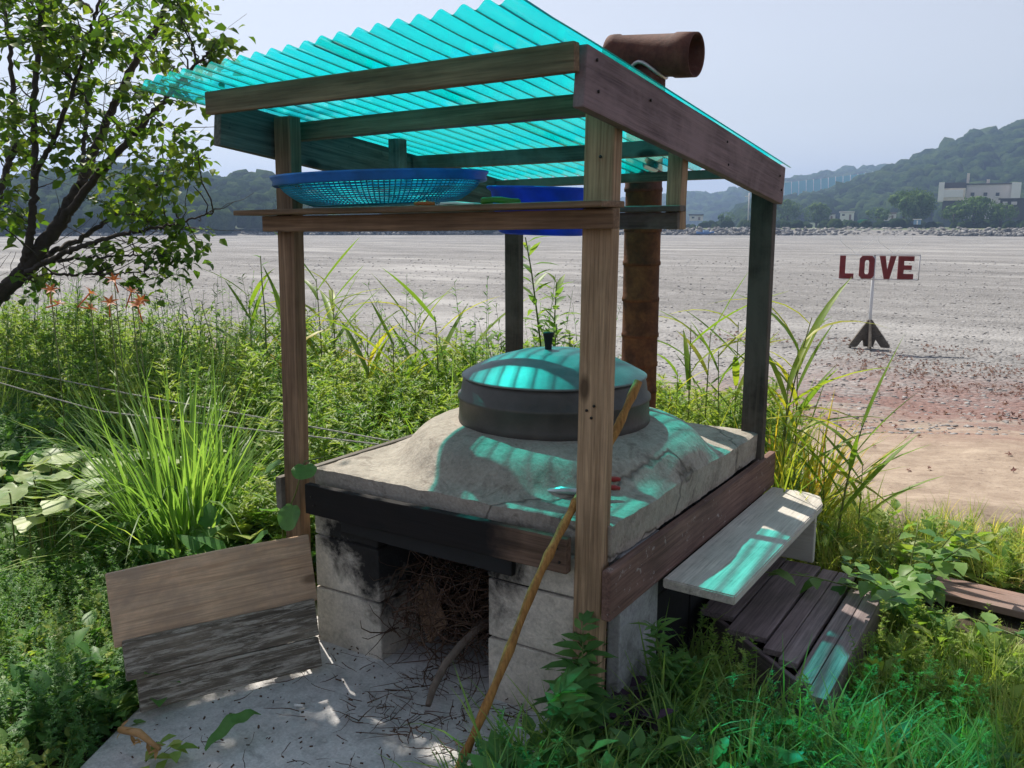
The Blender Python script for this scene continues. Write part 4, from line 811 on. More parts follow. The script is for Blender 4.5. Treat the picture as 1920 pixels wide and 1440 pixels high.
# small blue boat stranded on the far mud, utility pole
p = at(1322, 441, z=-.99); BT = thing('blue_boat', 'small blue boat stranded on the far mud beside the rear post', 'boat', tuple(p), rotz=math.atan2(_R[1], _R[0]))
L_ = 4.6; t = np.linspace(-1, 1, 15); V = []
for s in t:
    wv = .75*(1-abs(s)**2.4)**.5+.02; zt = .75+.25*s*s
    V += [(s*L_/2, -wv, zt), (s*L_/2, -wv*.6, .12+.25*s*s), (s*L_/2, wv*.6, .12+.25*s*s), (s*L_/2, wv, zt), (s*L_/2, 0, zt-.05)]
F_ = []
for i in range(14): a = i*5; F_ += [(a+j, a+5+j, a+6+j, a+1+j) for j in range(4)]+[(a+4, a+9, a+5, a)]
obj('hull', mesh('hull', V, F_, True), plain('blue_hull', (.05, .15, .38), .6, bstr=0), BT, WM[BT.name]); obj('cabin', bev_box('cabin', (1.5, .9, .5), .08, 2), M['b_blue'], BT, WM[BT.name] @ Matrix.Translation((.2, 0, 1.0)))
p = at(1402, 425, h=262); mb = MB(); mb.tube([(p[0], p[1], .5), (p[0], p[1], at(1402, 362, h=262)[2])], .17, 8); pp = at(1402, 368, h=262); mb.box(pp, (1.6, .15, .15)); tag(obj('utility_pole', mb.mesh('pole'), M['b_grey']), 'thin utility pole just left of the dark rear post', 'pole')

# ------------------------------------------------------------------ vegetation
def project(P):
    d = np.asarray(P)-CAM; z = d@_F; return 960+1654*(d@_R)/z, 720-1654*(d@_U)/z, z
def in_view(P, mx=160):
    a, b_, z = project(P); return (z > .25) & (a > -mx) & (a < 1920+mx) & (b_ < 1440+260)
def clear(P, mg=.0):
    x, y = P[:, 0], P[:, 1]
    body = (x > -1.33-mg) & (x < .03+mg) & (y > -.03-mg) & (y < 1.52+mg)
    step = (x > -.02) & (x < .55+mg) & (y > .34-mg) & (y < 1.46+mg)
    pad = np.zeros(len(x), bool); pp = pts_pad; j = len(pp)-1
    for i in range(len(pp)):
        (xi, yi), (xj, yj) = pp[i], pp[j]; c_ = ((yi > y) != (yj > y)) & (x < (xj-xi)*(y-yi)/(yj-yi+1e-12)+xi); pad ^= c_; j = i
    walk = (y > 1.28) & (y < 1.95) & (x > .56) & (x < 1.7)
    hat = np.abs((x+1.2)*.506-(y+.35)*.233)/.557 < .10
    hat &= (y > -.7) & (y < 0.0) & (x > -1.55)
    return ~(body | step | pad | walk | hat)
pts_pad = [(-1.55, .45), (-1.42, -.25), (-1.36, -.62), (-1.2, -.95), (-.9, -1.3), (-.1, -1.25), (-.08, -.75), (-.20, -.35), (-.13, -.12), (-.08, .12), (-.05, .45)]
def region(n, x0, x1, y0, y1, seed, mg=.0, dens=None, pxr=None):
    g = np.random.default_rng(seed); x = g.uniform(x0, x1, n); y = g.uniform(y0, y1, n); P = np.stack([x, y, ground_z(x, y)-.01], -1)
    k = in_view(P+np.array([0, 0, .3])) & clear(P, mg)
    if dens is not None: k &= g.random(n) < dens(x, y)
    if pxr is not None: a, b_, z = project(P+np.array([0, 0, .2])); k &= (a > pxr[0]) & (a < pxr[1])
    return P[k]
def proto_mug(h, nl, ll, lw, seed, fil=3, stemr=.003, spread=1.1):
    g = np.random.default_rng(seed); mb = MB(); bend = g.normal(0, .06, 2)
    zs_ = np.linspace(0, h, 6); st = np.stack([bend[0]*(zs_/h)**2, bend[1]*(zs_/h)**2, zs_], -1); mb.tube(st, np.linspace(stemr, stemr*.4, 6), 3, var=-.15, cap=False)
    t = g.uniform(.08, 1, nl)**.8; P = np.stack([np.interp(t*h, zs_, st[:, k]) for k in range(3)], -1); az = np.arange(nl)*2.4+g.normal(0, .4, nl); el = .25+.6*t+g.normal(0, .2, nl)
    D = np.stack([np.cos(az)*np.cos(el), np.sin(az)*np.cos(el), np.sin(el)], -1); L = ll*(1.25-.75*t)*g.uniform(.7, 1.2, nl); v = g.uniform(-.22, .22, nl)+.18*(t-.5)
    up = np.array([0, 0, 1.]); leaves(mb, P, D, up, L, L*lw, droop=.3, simple=True, var=v)
    S_ = norm(np.cross(D, up))
    for k in range(1, fil):
        for sg in (-1, 1):
            Dk = norm(D*.75+S_*sg*.75*spread); leaves(mb, P+D*(L*(.15+.28*(k-1)))[:, None], Dk, up, L*(.62-.12*k), L*lw*.7, droop=.25, simple=True, var=v)
    return mb
def proto_tuft(n, h, wd, lean, curl, seed, seg=4):
    g = np.random.default_rng(seed); mb = MB(); a = g.uniform(0, 6.28, n); r = g.random(n)*.02
    blades(mb, np.stack([r*np.cos(a), r*np.sin(a), 0*a], -1), h*g.uniform(.5, 1.15, n), a+g.normal(0, .3, n), np.abs(g.normal(lean, lean*.6, n)), np.abs(g.normal(curl, curl*.5, n)), wd*g.uniform(.7, 1.3, n), seg, g.uniform(-.25, .25, n)); return mb
def proto_rosette(n, ll, lw, h, seed):
    g = np.random.default_rng(seed); mb = MB(); a = np.arange(n)*2.4+g.normal(0, .3, n); t = g.random(n); el = .2+.7*t; P = np.stack([0*a, 0*a, t*h], -1)+g.normal(0, .01, (n, 3)); P[:, 2] = np.abs(P[:, 2])
    D = np.stack([np.cos(a)*np.cos(el), np.sin(a)*np.cos(el), np.sin(el)], -1); L = ll*g.uniform(.7, 1.2, n); stem = P+D*(L*.35)[:, None]
    for p, s_ in zip(P, stem): mb.tube([(0, 0, p[2]*.6), s_], .0014, 3, cap=False)
    leaves(mb, stem, D, np.array([0, 0, 1.]), L, L*lw, droop=.3, var=g.uniform(-.25, .25, n)); return mb
def stuff(name, lab, protos, P, s, mat, seed, tilt=.12, cat=None, var=None):
    g = np.random.default_rng(seed); n = len(P); cl_ = np.clip(vnoise(P[:, 0]*1.6, P[:, 1]*1.6, seed)*1.15-.05, 0, 1); mb = scatter(protos, P, s[0]+(s[1]-s[0])*np.clip(.55*g.random(n)+.6*cl_*g.uniform(.6, 1, n), 0, 1.15), g.uniform(0, 6.28, n), np.full(n, tilt), seed, var)
    return tag(obj(name, mb.mesh(name), M[mat]), lab, cat or 'plants', kind='stuff')
MUG = [proto_mug(1., 30, .165, .24, s) for s in range(7)]; MUGF = [proto_mug(1., 40, .108, .28, s+30, 2) for s in range(6)]
FINE = [proto_mug(1., 42, .095, .24, s+70, 3, .004) for s in range(5)]
TUFT = [proto_tuft(16, 1., .022, .25, .7, s) for s in range(8)]; TUFTL = [proto_tuft(11, 1., .03, .35, 1.1, s+20, 5) for s in range(8)]
ROS = [proto_rosette(11, .35, .6, .5, s) for s in range(6)]
# bank of weeds at the left and behind the stove
Pk = region(2700, -9.5, -1.45, .75, 3.7, 101, .05, lambda x, y: .25+.8*smoothstep(.35, .65, vnoise(x*1.7, y*1.7, 3))); gL = lambda P: .55+.4*vnoise(P[:, 0]*.9, P[:, 1]*.9, 5)
stuff('tall_weeds', 'tall feathery green weeds crowding the bank left of the shelter', MUG+MUGF+FINE, Pk, (.28, 1.0), 'weed', 102, var=RNG.uniform(-.2, .4, len(Pk)))
Pk = region(1050, -6.5, -1.5, -.1, 1.2, 103, .05, lambda x, y: np.where((x > -4.2) & (x < -2.5) & (y < .08+(x+3.)*.5+.45), .12, (x < -2.6-.3*np.sin(y*4))*.75+.25))
stuff('mid_weeds', 'leafy weeds between the grass clump and the left edge', MUGF+ROS, Pk, (.25, .52), 'weed_dark', 104)
Pk = region(1050, -2.9, -.3, 1.62, 3.5, 105, .05); stuff('rear_weeds', 'lit yellow green weeds growing behind the stove', MUG+FINE, Pk, (.42, .80), 'weed', 106, var=RNG.uniform(0, .4, len(Pk)))
Pk = region(420, -1.9, -1.34, .25, 1.7, 107, .0); stuff('side_weeds', 'bright weeds pressed against the left side of the stove', MUG+ROS, Pk, (.3, .62), 'weed', 108, var=RNG.uniform(0, .35, len(Pk)))
Pk = region(2000, -3.4, -1.15, -1.25, .35, 109, .02); stuff('low_weeds', 'low dense green weeds left of the concrete pad', ROS[:2]+MUGF+MUG+FINE+TUFT[:3], Pk, (.11, .30), 'weed_dark', 110, .25, var=RNG.uniform(-.2, .4, len(Pk)))
Pk = region(1100, -3.4, -1.2, -1.25, .35, 111, .02); stuff('low_clover', 'small yellow green ground weeds left of the concrete pad', ROS+FINE+MUGF, Pk, (.06, .2), 'weed', 112, .25, var=RNG.uniform(0, .4, len(Pk)))
g = np.random.default_rng(150); Pk = region(420, -8, -1.45, 1.0, 3.4, 151, .08); stuff('tall_stalks', 'tall thin seeding stalks standing out of the left bank weeds', [proto_mug(1., 26, .07, .16, s+90, 1, .0028) for s in range(6)], Pk[:210], (.7, 1.4), 'weed_dark', 152, .12)
Pk = region(500, -8, -1.45, .6, 3.2, 153, .08); stuff('bank_blades', 'broad grass blades mixed into the left bank weeds', TUFTL+TUFT, Pk[:170], (.5, 1.05), 'grass', 154, .12, var=RNG.uniform(-.2, .4, len(Pk[:170])))
Pk = region(160, -2.6, .1, 1.62, 2.8, 155, .05); stuff('rear_blades', 'broad grass blades among the weeds behind the stove', TUFTL+TUFT, Pk, (.4, .9), 'reed', 156, .12, var=RNG.uniform(-.2, .35, len(Pk)))
Pk = np.stack([RNG.uniform(-1.62, -1.28, 60), RNG.uniform(-.95, -.55, 60), np.full(60, -.05)], -1); stuff('hatch_weeds', 'leafy weeds overlapping the lower left corner of the hatch', MUG+MUGF+ROS, Pk, (.14, .34), 'weed_dark', 157, .2)
tq = RNG.random(46); Pk = np.stack([.02+.46*tq+RNG.normal(0, .02, 46), .60-.34*tq+RNG.normal(0, .03, 46)-.03, np.full(46, -.06)], -1); stuff('step_grass', 'long grass tufts hiding the near end of the step', TUFTL+MUG[:3], Pk, (.18, .36), 'grass', 158, .2)
# grass in front at the right, beside the step and along the bank
Pk = region(900, -.32, 1.5, -1.2, .36, 113, .015); stuff('front_grass', 'bright green long grass in the shade before the step', TUFTL, Pk, (.15, .46), 'grass', 114, .25)
Pk = region(800, -.25, 1.5, -.9, .36, 115, .02); stuff('front_weeds', 'dark leafy weeds among the grass before the step', MUG+MUGF+ROS, Pk, (.12, .34), 'weed_dark', 116, .2)
Pk = region(1500, .52, 2.6, .15, 1.62, 117, .015); stuff('right_grass', 'sunlit green grass and weeds right of the step', TUFTL+TUFT, Pk, (.10, .30), 'grass_lit', 118, .2, var=RNG.uniform(-.45, .1, len(Pk)))
Pk = region(1500, .52, 2.6, .0, 1.6, 119, .02); stuff('right_weeds', 'leafy low weeds right of the step', MUG+MUGF+ROS+FINE, Pk, (.10, .28), 'weed', 120, .2, var=RNG.uniform(0, .35, len(Pk)))
Pk = region(2300, -.1, 3.4, 1.62, 3.2, 121, .01, lambda x, y: (1-smoothstep(2.2, 2.75, y))*(.35+.75*smoothstep(.3, .6, vnoise(x*2.5, y*2.5, 8)))); stuff('bank_grass', 'yellow green meadow grass along the bank edge at the right', TUFT+TUFTL, Pk, (.12, .36), 'grass_lit', 122, .25, var=RNG.uniform(-.3, .5, len(Pk)))
Pk = region(500, -.1, 3.4, 1.62, 2.5, 123, .02); stuff('bank_weeds', 'leafy weeds among the meadow grass on the right bank', MUG+FINE+ROS, Pk, (.12, .32), 'weed', 124, .2, var=RNG.uniform(0, .4, len(Pk)))
# red seepweed tufts on the shore
g = np.random.default_rng(130); N = 16000; x = g.uniform(-9, 7, N); y = g.uniform(4.0, 18.5, N); P = np.stack([x, y, ground_z(x, y)], -1); a, b_, z = project(P)
band = np.exp(-((b_-(690+.06*(a-1700)))/34)**2)*smoothstep(1480, 1700, a)+np.exp(-((b_-(745+.05*(a-1700)))/26)**2)*smoothstep(1640, 1800, a)+.8*np.exp(-((b_-632)/11)**2)*smoothstep(1240, 1400, a)*(1-smoothstep(1580, 1640, a))+.06*np.exp(-((b_-890)/70)**2)*smoothstep(1480, 1600, a)
keep = (vnoise(x*.9, y*1.4, 4)*.7+vnoise(x*3, y*3, 6)*.45 > .52) & (g.random(N) < band) & in_view(P); P = P[keep]
stuff('seepweed', 'low red seepweed patches on the shore near the LOVE sign', [proto_mug(1., 14, .9, .5, s+200, 1, .02) for s in range(4)], P, (.02, .05), 'seep', 131, .4)
# clods on the mud give it real relief
g = np.random.default_rng(140); N = 9500; a = g.uniform(-60, 1980, N); b_ = 455+g.random(N)**1.5*420; P = np.array([CAM+(ray(i, j)*((-1-CAM[2])/ray(i, j)[2])) for i, j in zip(a, b_)]); P[:, 2] = ground_z(P[:, 0], P[:, 1]); P = P[(P[:, 1] > 6.5) & (np.hypot(P[:, 0], P[:, 1]) < 70)]
m, nt, b = newmat('mud_clod'); at_ = nd(nt, 'Attribute', attribute_name='var').outputs['Fac']; nt.links.new(ramp(nt, math_(nt, 'ADD', at_, .5), [(.2, (.16, .155, .15)), (.8, (.36, .35, .345))]), b.inputs['Base Color']); b.inputs['Roughness'].default_value = .95; M['clod'] = m
d_ = np.hypot(P[:, 0]-CAM[0], P[:, 1]-CAM[1]); mb = scatter([ico(1, .35, s, .45) for s in range(5)], P, g.uniform(.010, .03, len(P))*(1+d_/30), g.uniform(0, 6, len(P)), np.full(len(P), .3), 141); tag(obj('mud_clods', mb.mesh('clods'), m), 'dried mud clods scattered over the flat', 'clods', kind='stuff')

# ---- individual plants
def strip_leaf(L, W_, droop, seed, k=7):
    g = np.random.default_rng(seed); t = np.linspace(0, 1, k); wv = W_/2*np.sin(np.pi*np.clip(t*.93+.07, 0, 1)**.75)**.8; wv[-1] = .0004; z = -droop*t**2*L; x = L*t*(1-.25*droop*t); tw = g.normal(0, .3)*t
    V = np.concatenate([np.stack([x, -wv*np.cos(tw), z+wv*.35+np.sin(tw)*wv], -1), np.stack([x, 0*x, z], -1), np.stack([x, wv*np.cos(tw), z+wv*.35-np.sin(tw)*wv], -1)])
    Q = [(i, i+1, k+i+1, k+i) for i in range(k-1)]+[(k+i, k+i+1, 2*k+i+1, 2*k+i) for i in range(k-1)]; return mesh('leaf', V, Q, True, np.full(len(V), g.uniform(-.3, .35)))
REEDL = [strip_leaf(.40*s, .030*s, dr, i) for i, (s, dr) in enumerate(((1, .12), (.9, .3), (1.1, .5), (.8, .05), (1.2, .25), (1., .7)))]
for me in REEDL: me.materials.append(M['reed'])
def reed(px, top, Y, lab, nl=8, sc=1., seed=0, lean=0., grp='reeds behind the shelter'):
    g = np.random.default_rng(seed); x0 = at(px, 700, y=Y)[0]; z0 = float(ground_z(x0, Y)); z1 = at(px, top, y=Y)[2]; h = (z1-z0)*.86
    T_ = thing('reed_plant', lab, 'reed', (x0, Y, z0), grp); t = np.linspace(0, 1, 8); st = np.stack([lean*t**2*h, .03*np.sin(t*3)*h*.3, t*h], -1); mb = MB(); mb.tube(st, np.linspace(.0055, .002, 8)*sc, 5, var=.1); obj('stem', mb.mesh('stem', True), M['stem'], T_, WM[T_.name])
    for i in range(nl):
        f = .28+.72*(i+.6)/nl; p = Vector([float(np.interp(f, t, st[:, k])) for k in range(3)]); az = (math.pi if i % 2 else 0)+g.normal(0, .55)+.5; el = g.uniform(.55, 1.1)+.15*f
        M_ = WM[T_.name] @ Matrix.Translation(p) @ Matrix.Rotation(az, 4, 'Z') @ Matrix.Rotation(-el, 4, 'Y') @ Matrix.Scale(sc*g.uniform(.75, 1.15), 4); obj('leaf', REEDL[g.integers(0, 6)], None, T_, M_)
    return T_
for i, a in enumerate(((604, 470, 2.3, 'upright reed just right of the far left post', 12, 1.35), (628, 490, 2.4, 'second reed right of the far left post', 10, 1.3), (776, 540, 2.4, 'reed left of the V shaped reed behind the stove', 10, 1.25), (822, 545, 2.2, 'V shaped reed with spread leaves behind the stove', 6, 1.5),
    (1292, 545, 2.05, 'yellowing reed right of the chimney pipe', 8, 1.1), (1322, 560, 2.15, 'second reed right of the chimney pipe', 9, 1.1), (1352, 600, 2.0, 'short reed between chimney pipe and rear post', 7, 1.), (1380, 540, 2.3, 'reed touching the left of the rear post', 8, 1.),
    (1462, 520, 2.1, 'tall reed bending right beside the rear post', 8, 1.25), (1500, 580, 2.2, 'shorter reed right of the rear post', 8, 1.1), (1478, 640, 1.95, 'low reed at the foot of the rear post', 8, 1.), (1590, 740, 1.95, 'bare forked reed in front of the sand', 5, 1.35), (1560, 800, 2.0, 'slim reed left of the forked reed', 6, 1.), (1630, 840, 2.1, 'small reed right of the forked reed', 6, .9), (470, 500, 2.0, 'reed left of the dark leaved sapling', 8, 1.2), (548, 560, 1.9, 'reed half hidden behind the far left post', 8, 1.2), (690, 585, 2.1, 'low reed midway between far left post and V shaped reed', 8, 1.2), (735, 600, 2.0, 'broad reed left of the reed beside the V shaped one', 8, 1.3), (885, 610, 2.0, 'reed left of the rear left post', 7, 1.1), (1270, 640, 1.85, 'brown dry reed beside the chimney pipe', 6, .8))):
    reed(*a[:4], nl=a[4]+2, sc=a[5], seed=300+i, lean=(.12 if i in (8, 11) else .02*(i % 3-1)))
def leafy_plant(name, lab, cat, base, h, nl, L, W_, mat, seed, lean=(0, 0), lf=None, group=None, stems=1, el0=.2, leafpart=True, bare=.15, spread=.15):
    """stem(s) with single leaves as parts"""
    g = np.random.default_rng(seed); T_ = thing(name, lab, cat, base, group); lms = []
    for k in range(4):
        mb = MB(); leaves(mb, np.zeros((1, 3)), np.array([1., 0, 0]), np.array([0, 0, 1.]), 1., W_/L, droop=.15+.12*k, fold=.15, var=g.uniform(-.3, .35))
        if lf == 'pinnate':
            for q, s_ in ((.1, .7), (.4, .6)):
                for sg in (-1, 1): leaves(mb, np.array([[q-.25, 0, 0]]), np.array([.55, sg*.8, 0]), np.array([0, 0, 1.]), s_, s_*W_/L, droop=.2, var=g.uniform(-.2, .2))
        me = mb.mesh('leaf', False); me.materials.append(M[mat]); lms.append(me)
    for s in range(stems):
        t = np.linspace(0, 1, 9); ln = np.array(lean)+(g.normal(0, spread, 2) if stems > 1 else 0); hh_ = h*(1 if s == 0 else g.uniform(.6, .95)); st = np.stack([ln[0]*t**1.7*hh_, ln[1]*t**1.7*hh_, t*hh_*(1-.12*t*np.hypot(*ln))], -1)+g.normal(0, .004, (9, 3)); st[0] = 0
        mb = MB(); mb.tube(st, np.linspace(.006, .002, 9)*(h/.6)**.5, 5, var=-.1); obj('stem', mb.mesh('stem', True), M['stem'], T_, WM[T_.name])
        for i in range(nl):
            f = bare+(1-bare)*(i+.7)/nl; p = Vector([float(np.interp(f, t, st[:, k])) for k in range(3)]); az = i*2.4+g.normal(0, .4); el = el0+.5*f+g.normal(0, .2); sc_ = L*g.uniform(.7, 1.15)*(1.15-.5*f)
            obj('leaf', lms[g.integers(0, 4)], None, T_, WM[T_.name] @ Matrix.Translation(p) @ Matrix.Rotation(az, 4, 'Z') @ Matrix.Rotation(-el, 4, 'Y') @ Matrix.Scale(sc_, 4))
    return T_
def gp(px, py, Y): p = at(px, py, y=Y); return (p[0], Y, float(ground_z(p[0], Y)))
leafy_plant('tall_weed', 'tall weed with narrow leaves between rear post and near post', 'weed', gp(1032, 600, 1.95), 1.52, 52, .21, .055, 'weed', 401, stems=3, spread=.07)
leafy_plant('tall_weed', 'leafy weed hugging the left of the rear left post', 'weed', gp(948, 640, 1.75), .98, 26, .11, .055, 'weed', 402, stems=3, spread=.07)
leafy_plant('tall_weed', 'bushy leafy weed behind the cauldron lid right of the rear left post', 'weed', gp(1070, 620, 1.85), 1.15, 28, .12, .058, 'weed', 403, stems=4, spread=.09)
leafy_plant('tall_weed', 'thin dark leaved sapling left of the far left post', 'weed', gp(497, 600, 1.5), 1.38, 26, .075, .035, 'weed_dark', 404, stems=1, el0=.0)
leafy_plant('tall_weed', 'yellowing weed on the bank left of the far left post', 'weed', gp(415, 640, 2.2), 1.02, 34, .10, .03, 'reed', 405, stems=2, spread=.06)
leafy_plant('tall_weed', 'green weed standing right of the far left post', 'weed', gp(655, 680, 2.0), .85, 30, .10, .03, 'weed', 406, stems=3)
leafy_plant('broadleaf_weed', 'weed with toothed compound leaves at the foot of the near post', 'weed', (-.055, -.11, -.05), .42, 12, .155, .06, 'weed_dark', 407, lf='pinnate', stems=4, spread=.5)
leafy_plant('broadleaf_weed', 'mugwort sprig before the dark gap under the bench', 'weed', (.105, .22, -.05), .36, 22, .12, .03, 'weed_dark', 408, lf='pinnate', stems=3, spread=.2)
leafy_plant('purple_herb', 'dark purple leaved herb between near post and step', 'herb', (.06, .10, -.05), .17, 9, .09, .065, 'purple', 409, stems=3, spread=.7)
leafy_plant('broadleaf_weed', 'leafy weed with broad leaves right of the near post', 'weed', (.0, -.12, -.05), .26, 9, .12, .055, 'weed_dark', 410, stems=3, spread=.7)
leafy_plant('step_shrub', 'broad leaved shrub arching over the far corner of the step', 'shrub', (.60, 1.42, -.06), .46, 15, .115, .085, 'weed_dark', 411, lean=(.15, -.55), stems=12, spread=.6, el0=-.25)
leafy_plant('bank_shrub', 'small leaved green shrub below the rear post beside the bench end', 'shrub', (.10, 1.78, -.06), .55, 34, .05, .026, 'weed', 412, stems=6, spread=.25)
# vine on the far left post
VN = thing('post_vine', 'vine with heart shaped leaves climbing the far left post', 'vine', (-1.33, -.01, -.05)); mb = MB(); vp = np.array([(-1.36, -.03, -.05), (-1.335, -.02, .2), (-1.325, -.012, .42), (-1.25, -.014, .55), (-1.19, -.02, .68), (-1.12, .0, .70)]); mb.tube(vp, .003, 5); obj('stem', mb.mesh('stem', True), M['stem'], VN, Matrix())
def heart_leaf(seed, lob=0.):
    t = np.linspace(0, 2*np.pi, 25)[:-1]; r = .5*(1+.25*np.cos(t))*(1-.22*np.exp(-((t-np.pi)/.35)**2))*(1+lob*np.cos(5*t)); x = .45+r*np.cos(t); y = r*np.sin(t)*.95; z = .10*np.abs(y)-.18*(x-.3)**2+.03*np.sin(5*t+seed)
    V = np.concatenate([np.stack([x, y, z], -1), [(.3, 0, -.02)]]); n = 24; T = [(i, (i+1) % n, n) for i in range(n)]; g = np.random.default_rng(seed); return mesh('leaf', V, np.array(T), True, np.full(n+1, g.uniform(-.3, .35)))
HL = [heart_leaf(s) for s in range(4)]; [me.materials.append(M['weed_dark']) for me in HL]
for i, (p, az, el, s) in enumerate((((-1.285, -.03, .675), -2.2, -.5, .075), ((-1.175, -.03, .68), -.9, -.3, .09), ((-1.235, -.035, .53), -1.5, -1.0, .10), ((-1.36, -.04, .40), -2.4, -.6, .09), ((-1.38, -.02, .47), 2.4, -.3, .08), ((-1.36, -.04, .26), -1.2, -.5, .09))):
    obj('leaf', HL[i % 4], None, VN, Matrix.Translation(p) @ Matrix.Rotation(az, 4, 'Z') @ Matrix.Rotation(-el, 4, 'Y') @ Matrix.Scale(s, 4))
# squash plant
SQ = thing('squash_plant', 'pale green squash plant with broad lobed leaves at the left edge', 'plant', (-3.0, .0, -.05)); SQL = [heart_leaf(s+10, .13) for s in range(5)]; [me.materials.append(M['squash']) for me in SQL]; g = np.random.default_rng(420)
for i in range(110):
    x = g.uniform(-4.1, -2.5); y = .08+(x+3.)*.5+g.uniform(-.45, .40); z = .24+.14*g.random(); gz = float(ground_z(x, y)); mb = MB(); mb.tube([(x, y, gz-.02), (x+.01, y, z-.03), (x+.02, y-.01, z)], .004, 4, var=.2, cap=False); obj('stalk', mb.mesh('stalk'), M['stem'], SQ, Matrix())
    obj('leaf', SQL[i % 5], None, SQ, Matrix.Translation((x+.02, y-.01, z)) @ Matrix.Rotation(g.uniform(0, 6.3), 4, 'Z') @ Matrix.Rotation(g.uniform(-.3, .45), 4, 'Y') @ Matrix.Scale(g.uniform(.12, .19), 4))
# silver grass clump
mb = MB(); g = np.random.default_rng(430); n = 460; a = g.uniform(0, 6.28, n); r = .2*g.random(n)**.6; blades(mb, np.stack([r*np.cos(a), r*np.sin(a), 0*a-.02], -1), g.uniform(.5, 1.15, n), a+g.normal(0, .6, n), np.abs(g.normal(.24, .17, n)), np.abs(g.normal(.85, .75, n)), g.uniform(.010, .024, n), 7, g.uniform(-.45, .12, n)); q_ = g.uniform(0, 6.28, 50); blades(mb, np.stack([.22*np.cos(q_), .22*np.sin(q_), 0*q_-.02], -1), g.uniform(.5, .9, 50), q_, g.uniform(.5, 1.1, 50), g.uniform(.6, 1.6, 50), .012, 6, .62)
tag(obj('grass_clump', mb.mesh('clump'), M['grass'], M=Matrix.Translation((-2.33, .30, -.05))), 'big fountain of bright silver grass left of the shelter', 'grass')
# day lilies
def lily(px, py, d_, lab, seed, nf=1):
    g = np.random.default_rng(seed); p = at(px, py, d=d_); z0 = float(ground_z(p[0], p[1])); T_ = thing('day_lily', lab, 'flower', (p[0], p[1], z0), 'orange day lilies on the left bank'); h = p[2]-z0
    mb = MB(); mb.tube([(0, 0, 0), (.02, .0, h*.5), (0, 0, h)], [.005, .004, .003], 5); obj('stem', mb.mesh('stem'), M['stem'], T_, WM[T_.name]); offs = [(0, 0, 0), (.05, .03, -.06), (-.05, -.02, -.04)][:nf]
    for j, o_ in enumerate(offs):
        mb = MB(); a = np.arange(6)*2*np.pi/6+g.random(); D = np.stack([np.cos(a)*.8, np.sin(a)*.8, 0*a+.75], -1); leaves(mb, np.zeros((6, 3))+np.array(o_), D, np.array([0, 0, 1.]), .048, .017, droop=.45, var=g.uniform(-.3, .3, 6)); mb.tube([np.array(o_)*.0+np.array([0, 0, -.1]), np.array(o_)+np.array([0, 0, -.0])], .004, 5, var=.3)
        ax_ = Matrix.Rotation(g.uniform(-.6, .6), 4, 'X') @ Matrix.Rotation(g.uniform(.2, .9), 4, 'Y'); obj('flower', mb.mesh('flower'), M['orange'], T_, WM[T_.name] @ Matrix.Translation((0, 0, h)) @ ax_)
for i, a in enumerate(((95, 545, 4.9, 'leftmost orange day lily on the left bank', 2), (168, 550, 4.8, 'orange day lily second from the left on the bank', 2), (214, 525, 5.0, 'tallest orange day lily on the left bank', 1), (206, 568, 4.7, 'lowest orange day lily left of the paired blooms', 1), (246, 548, 4.9, 'rightmost tall orange day lily with paired blooms', 2), (258, 574, 4.7, 'low orange day lily at the right end of the lilies', 1))): lily(*a[:4], seed=440+i, nf=a[4])

# ---- tree at the left
TR = thing('broadleaf_tree', 'dark branched broadleaf tree leaning in from the left edge', 'tree', (-6.0, 1.15, -.1)); g = np.random.default_rng(500)
limbs = []
def limb(pxs, r0, r1):
    P = np.array([p if len(p) == 3 and isinstance(p, np.ndarray) else at(p[0], p[1], d=p[2]*1.33) for p in pxs]); n = 16*(len(P)-1); t = np.linspace(0, len(P)-1, n); q = np.stack([np.interp(t, range(len(P)), P[:, k]) for k in range(3)], -1)
    for _ in range(8): q[1:-1] = (q[:-2]+2*q[1:-1]+q[2:])/4
    q[1:-1] += g.normal(0, .006, (n-2, 3)); limbs.append((q, np.linspace(r0, r1, n)*.98))
limb([np.array([-6.0, 1.15, -.1]), np.array([-5.95, 1.2, .45]), (-40, 590, 5.2), (40, 515, 5.2), (110, 420, 5.2), (150, 350, 5.2)], .085, .05)
limb([(40, 515, 5.2), (60, 430, 5.1), (66, 330, 5.05), (62, 200, 5.0), (75, 60, 5.0), (90, -120, 5.0), (110, -260, 5.0)], .035, .012)
limb([(150, 350, 5.2), (190, 250, 5.3), (240, 140, 5.3), (300, 40, 5.3), (350, -90, 5.2), (390, -230, 5.1)], .04, .012)
limb([(110, 420, 5.2), (200, 310, 4.95), (290, 210, 4.8), (340, 150, 4.8), (395, 95, 4.7)], .035, .008)
limb([(60, 490, 5.2), (140, 455, 5.4), (220, 400, 5.5), (300, 340, 5.6), (385, 290, 5.6)], .028, .005)
limb([(40, 515, 5.2), (130, 470, 5.0), (220, 440, 4.9), (310, 425, 4.9), (400, 398, 4.9)], .026, .005)
limb([(60, 495, 5.2), (150, 485, 5.3), (240, 480, 5.4), (330, 470, 5.4)], .018, .004)
limb([(30, 525, 5.2), (90, 515, 5.0), (180, 515, 4.9), (270, 510, 4.9)], .016, .004)
limb([(-60, 600, 5.2), (-30, 450, 5.3), (0, 360, 5.4), (30, 260, 5.5), (20, 120, 5.5), (0, -60, 5.5)], .045, .012)
limb([(66, 330, 5.05), (110, 240, 4.9), (150, 130, 4.8), (180, 20, 4.7), (210, -120, 4.7)], .022, .008)
limb([(150, 350, 5.2), (160, 240, 5.6), (170, 120, 5.8), (200, -20, 5.8)], .022, .008)
